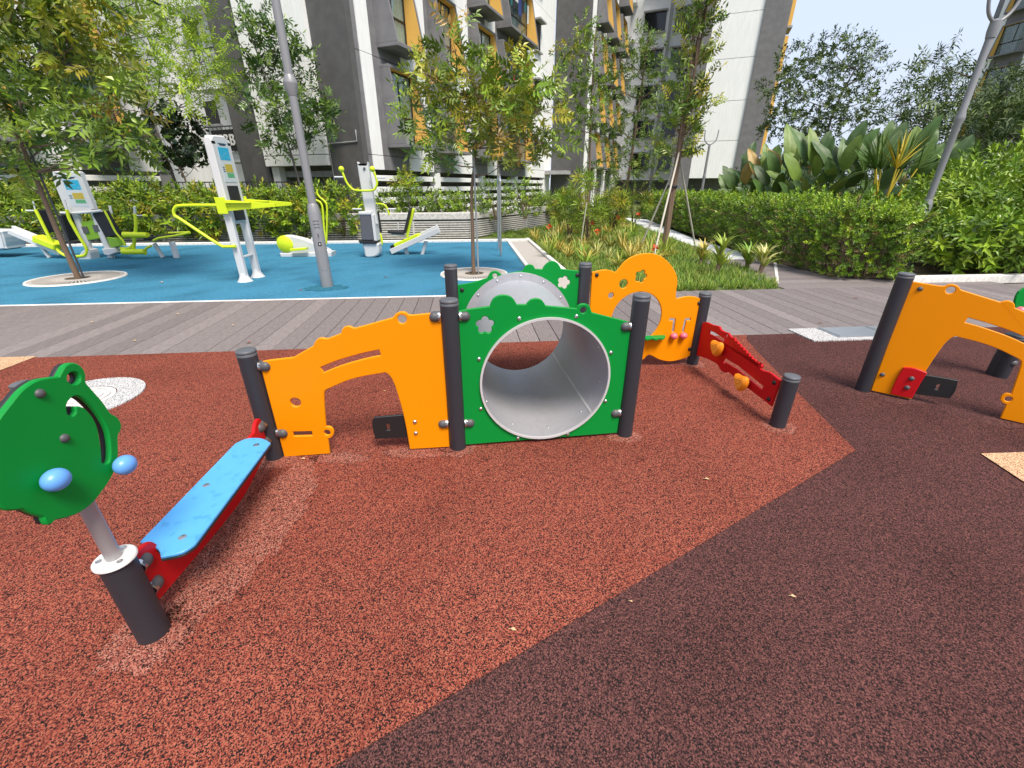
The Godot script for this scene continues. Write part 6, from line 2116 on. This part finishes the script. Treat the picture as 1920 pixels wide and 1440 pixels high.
func build_paddle_plants() -> void:
	var kinds := [paddle(0.95, 0.40, 0.25, 1), paddle(1.05, 0.36, 0.45, 2), paddle(0.85, 0.38, 0.12, 3)]
	var cols := [lin(0.055, 0.115, 0.018), lin(0.08, 0.15, 0.022), lin(0.04, 0.085, 0.016), lin(0.12, 0.19, 0.025), lin(0.32, 0.20, 0.04)]
	var ms := []
	for k in cols.size():
		var m := mat("paddle_leaf_%d" % k, cols[k], 0.5)
		m.backlight_enabled = true
		m.backlight = Color(0.22, 0.24, 0.1)
		m.cull_mode = BaseMaterial3D.CULL_DISABLED
		ms.append(m)
	for p in [[1390, -17.0, 2.7], [1425, -16.4, 3.0], [1465, -15.2, 3.2], [1510, -14.4, 3.2], [1560, -14.0, 3.1], [1620, -13.5, 3.1], [1690, -13.4, 3.0], [1745, -13.6, 2.8]]:
		var w := atz(p[0], 365, p[1])
		var t := thing("paddle_leaf_plant", "clump of huge paddle shaped leaves behind the clipped hedge", "plant", Vector3(w.x, 0, w.z), "paddle leaved plants behind the hedge")
		for k in 26:
			var a := k * 2.399 + rng.randf_range(-0.3, 0.3)
			var f := (k + 0.5) / 26.0
			var out := Vector3(cos(a), 0, sin(a))
			var lean := lerpf(0.12, 1.05, f)
			var hgt: float = (p[2] - 0.75) * lerpf(1.0, 0.28, f) * rng.randf_range(0.9, 1.05)
			var tip := out * lean * 0.75 + Vector3.UP * hgt
			var d := (Vector3.UP * lerpf(1.0, 0.35, f) + out * lean * 0.9 + ball() * 0.2).normalized()
			var face := (Vector3.UP * 0.8 - out * 0.2 + Vector3(-0.3, 0, 0.7) + ball() * 0.5).normalized()
			face = (face - d * face.dot(d)).normalized()
			var side := d.cross(face).normalized()
			var m: Material = ms[4] if rng.randf() < 0.035 else ms[rng.randi_range(0, 3)]
			var lf := part("leaf", kinds[k % 3], m, t, Transform3D(Basis(side, d, side.cross(d)).scaled(Vector3.ONE * rng.randf_range(0.7, 1.15)), tip))
			part("leaf_stalk", tube_mesh([out * 0.06, (tip - Vector3.UP * 0.1) * 0.6 + Vector3.UP * 0.1, tip], [0.018, 0.014, 0.010], 5), M.stalk_green, t)
			lf.set_meta("keep", true)
	# a young palm with yellow stalks and split fans
	var pp := atz(1665, 345, -12.6)
	var palm := thing("fan_palm", "young palm with yellow stalks and a split fan leaf", "palm", Vector3(pp.x, 0, pp.z))
	for k in 7:
		var a: float = lerp(-1.0, 0.9, k / 6.0)
		var o := Vector3(sin(a) * 0.9, 0, 0.15 * cos(k * 2.0))
		part("stalk", tube_mesh([Vector3(0, 0.3, 0), Vector3(o.x * 0.35, 1.3, o.z), Vector3(o.x * 0.75, 2.0, o.z)], [0.03, 0.025, 0.016], 6), M.stalk_yellow, palm)
		var g := Geo.new()
		for j in 15:
			var b: float = lerp(-0.95, 0.95, j / 14.0)
			blade(g, Vector3(sin(a + b), cos(a + b) + 0.15, 0.25 * sin(j * 1.3)), 0.95, 0.05, 0.5, 5)
		part("fan", g.mesh(), M.stalk_green if k != 3 else M.stalk_yellow, palm, Transform3D(Basis(), Vector3(o.x * 0.75, 2.0, o.z)))

func inside(p: Vector3, poly: PackedVector2Array) -> bool:
	return Geometry2D.is_point_in_polygon(Vector2(p.x, p.z), poly)

func build_lawn() -> void:
	var corner := to_grid(gp(1000, 520)).x + 0.78
	var back := to_grid(gp(560, 561.5)).y
	var poly := PackedVector2Array()
	for q in [g2(corner, back - 0.03), g2(to_grid(gp(1456, 537)).x - 0.04, back - 0.03), gp(1453, 531), gp(1420, 515), gp(1330, 474), gp(1200, 425), gp(1165, 410), gp(1085, 402), gp(1000, 420), gp(900, 442), g2(corner, to_grid(gp(940, 453)).y)]:
		poly.append(Vector2(q.x, q.z))
	var t1 := tuft(9, 0.13, 0.009, 0.8, 0.7, 31)
	var t2 := tuft(7, 0.17, 0.008, 0.9, 0.6, 32)
	var at := []
	var tint := []
	var pal := [[0.13, 0.24, 0.02], [0.18, 0.30, 0.025], [0.22, 0.31, 0.03], [0.10, 0.19, 0.018], [0.26, 0.28, 0.05]]
	var lo := Vector2(1e9, 1e9)
	var hi := -lo
	for q in poly:
		lo = lo.min(q)
		hi = hi.max(q)
	var n := 0
	while n < 15000:
		var near := pow(rng.randf(), 1.6)
		var p := Vector3(rng.randf_range(lo.x, hi.x), -0.015, lerpf(hi.y, lo.y, near))
		n += 1
		if not inside(p, poly):
			continue
		at.append(aim(Vector3.UP + ball() * 0.15, rng.randf() * TAU, rng.randf_range(0.6, 1.25), p))
		tint.append(hue(pal, 0.2))
	var half := at.size() / 2
	var g1 := scatter(self, "lawn_grass", t1, M.leaf_soft, at.slice(0, half), tint.slice(0, half))
	g1.set_meta("label", "short bright green grass of the lawn beside the deck")
	g1.set_meta("category", "grass")
	g1.set_meta("kind", "stuff")
	var g2i := scatter(self, "lawn_grass_001", t2, M.leaf_soft, at.slice(half), tint.slice(half))
	g2i.set_meta("label", "longer loose grass blades scattered over the lawn")
	g2i.set_meta("category", "grass")
	g2i.set_meta("kind", "stuff")
	# strap leaved bedding plants
	mat("strap_green", lin(0.17, 0.30, 0.025), 0.45)
	mat("strap_lime", lin(0.28, 0.36, 0.04), 0.45)
	mat("strap_straw", lin(0.50, 0.38, 0.08), 0.5)
	mat("strap_pale", lin(0.55, 0.52, 0.20), 0.5)
	mat("bloom_orange", lin(0.75, 0.12, 0.03), 0.5)
	for k in ["strap_green", "strap_lime", "strap_straw", "strap_pale"]:
		M[k].backlight_enabled = true
		M[k].backlight = Color(0.35, 0.35, 0.18)
		M[k].cull_mode = BaseMaterial3D.CULL_DISABLED
	var shapes := [tuft(24, 0.58, 0.040, 1.5, 0.7, 41), tuft(20, 0.50, 0.042, 1.8, 0.8, 42), tuft(28, 0.66, 0.036, 1.3, 0.55, 43)]
	var bed := PackedVector2Array()
	for q in [gp(1040, 428), gp(1145, 416), gp(1225, 455), gp(1268, 482), gp(1225, 505), gp(1130, 510), gp(1015, 478), gp(990, 447)]:
		bed.append(Vector2(q.x, q.z))
	lo = Vector2(1e9, 1e9)
	hi = -lo
	for q in bed:
		lo = lo.min(q)
		hi = hi.max(q)
	var made := 0
	var words := {"strap_green": "green", "strap_lime": "lime green", "strap_straw": "straw yellow", "strap_pale": "pale cream"}
	while made < 150:
		var p := Vector3(rng.randf_range(lo.x, hi.x), -0.01, lerpf(hi.y, lo.y, pow(rng.randf(), 1.3)))
		if not inside(p, bed):
			continue
		var key: String = ["strap_green", "strap_lime", "strap_straw", "strap_lime", "strap_straw", "strap_pale", "strap_straw"][rng.randi() % 7]
		var t := thing("strap_leaf_plant", "%s strap leaved plant in the flower bed" % words[key], "plant", p, "%s strap leaved plants of the bed" % words[key])
		t.rotation.y = rng.randf() * TAU
		t.scale = Vector3.ONE * rng.randf_range(0.55, 1.0)
		part("leaves", shapes[made % 3], M[key], t)
		part("inner_leaves", shapes[(made + 1) % 3], M["strap_lime" if key != "strap_lime" else "strap_green"], t, Transform3D(Basis(Vector3.UP, 1.0).scaled(Vector3.ONE * 0.7), Vector3.ZERO))
		made += 1
	# orange blooms on thin stalks
	for p in [[1028, 450, 0.62], [1118, 456, 0.55], [1192, 428, 0.75], [1154, 433, 0.7], [1108, 440, 0.6], [1222, 488, 0.45]]:
		var w := gp(p[0], p[1] + 20)
		var t := thing("orange_bloom", "orange red flower head on a thin stalk in the bed", "flower", Vector3(w.x, 0, w.z), "orange flowers of the bed")
		part("stalk", tube_mesh([Vector3(0, -0.02, 0), Vector3(0.02, p[2] * 0.5, 0), Vector3(0, p[2], 0)], [0.007, 0.006, 0.005], 5), M.strap_green, t)
		var g := Geo.new()
		for k in 16:
			var v := ball().normalized()
			leaf(g, v * 0.01, v + Vector3.UP * 0.4, Vector3(v.z, 1, -v.x), 0.085, 0.045, 0.3, 0.1)
		part("petals", g.mesh(), M.bloom_orange, t, Transform3D(Basis(), Vector3(0, p[2], 0)))
	# two taller strap plants on brown stems at the lawn's tip
	for p in [[1343, 516, 0.50, "strap_lime"], [1312, 498, 0.30, "strap_straw"], [1425, 512, 0.32, "strap_pale"], [1398, 505, 0.25, "strap_green"]]:
		var w := gp(p[0], p[1])
		var t := thing("cane_plant", "%s leaved cane plant on a short brown stem beside the path" % words[p[3]], "plant", Vector3(w.x, -0.01, w.z))
		part("stem", tube_mesh([Vector3.ZERO, Vector3(0.01, p[2] * 0.6, 0), Vector3(0, p[2], 0)], [0.045, 0.04, 0.03], 8), M.bark_brown, t)
		for k in 4:
			var g := tuft(17, 0.52, 0.062, 1.6, 0.7, 60 + k)
			part("leaves", g, M[p[3]] if k % 2 else M.strap_lime, t, Transform3D(Basis(Vector3.UP, k * 1.7).scaled(Vector3.ONE * rng.randf_range(0.7, 1.0)), Vector3(0.04 * cos(k * 2.0), p[2] * (0.30 + 0.24 * k), 0.04 * sin(k * 2.0))))
	# thin stakes of the bed's young plants
	for p in [[1087, 470, 1100, 380], [1075, 418, 1062, 380]]:
		var a := gp(p[0], p[1])
		var e := atz(p[2], p[3], a.z)
		stake("plant_stake", "thin grey stake holding a young bush in the bed", a, e - a, 0.014, M.stake_wood, "stakes in the flower bed")

# ================================================================ small fallen things
func build_litter() -> void:
	var dry := mat("dry_leaf", lin(0.55, 0.38, 0.20), 0.8)
	dry.cull_mode = BaseMaterial3D.CULL_DISABLED
	mat("dry_leaf_dark", lin(0.22, 0.08, 0.04), 0.8)
	for p in [[957, 1182, 0.026, "dry_leaf"], [1533, 606, 0.06, "dry_leaf_dark"], [462, 643, 0.07, "dry_leaf_dark"], [434, 611, 0.05, "dry_leaf"], [566, 862, 0.03, "dry_leaf"], [170, 605, 0.05, "dry_leaf"], [1180, 1130, 0.014, "dry_leaf"], [720, 735, 0.02, "dry_leaf"], [250, 640, 0.05, "dry_leaf"], [640, 980, 0.02, "dry_leaf_dark"], [1320, 900, 0.03, "dry_leaf"], [1105, 1010, 0.022, "dry_leaf_dark"], [1480, 1120, 0.024, "dry_leaf"], [420, 1210, 0.016, "dry_leaf_dark"], [1240, 600, 0.05, "dry_leaf"], [1600, 560, 0.07, "dry_leaf_dark"], [700, 610, 0.05, "dry_leaf_dark"], [330, 590, 0.06, "dry_leaf"], [1420, 690, 0.03, "dry_leaf"], [560, 545, 0.08, "dry_leaf_dark"], [720, 520, 0.08, "dry_leaf_dark"], [300, 530, 0.08, "dry_leaf"]]:
		var w := gp(p[0], p[1])
		var t := thing("fallen_leaf", "small dry %s leaf lying on the ground" % ("brown" if p[3] == "dry_leaf_dark" else "tan"), "leaf", Vector3(w.x, 0.012, w.z), "%s fallen leaves" % ("brown" if p[3] == "dry_leaf_dark" else "tan"))
		var g := Geo.new()
		leaf(g, Vector3.ZERO, Vector3(1, 0.1, 0.3), Vector3.UP, p[2], p[2] * 0.6, 0.2, 0.2)
		part("blade", g.mesh(), M[p[3]], t)
		part("leaf_stalk", tube_mesh([Vector3(-p[2] * 0.3, 0, 0), Vector3.ZERO], [0.0012], 4), M[p[3]], t)
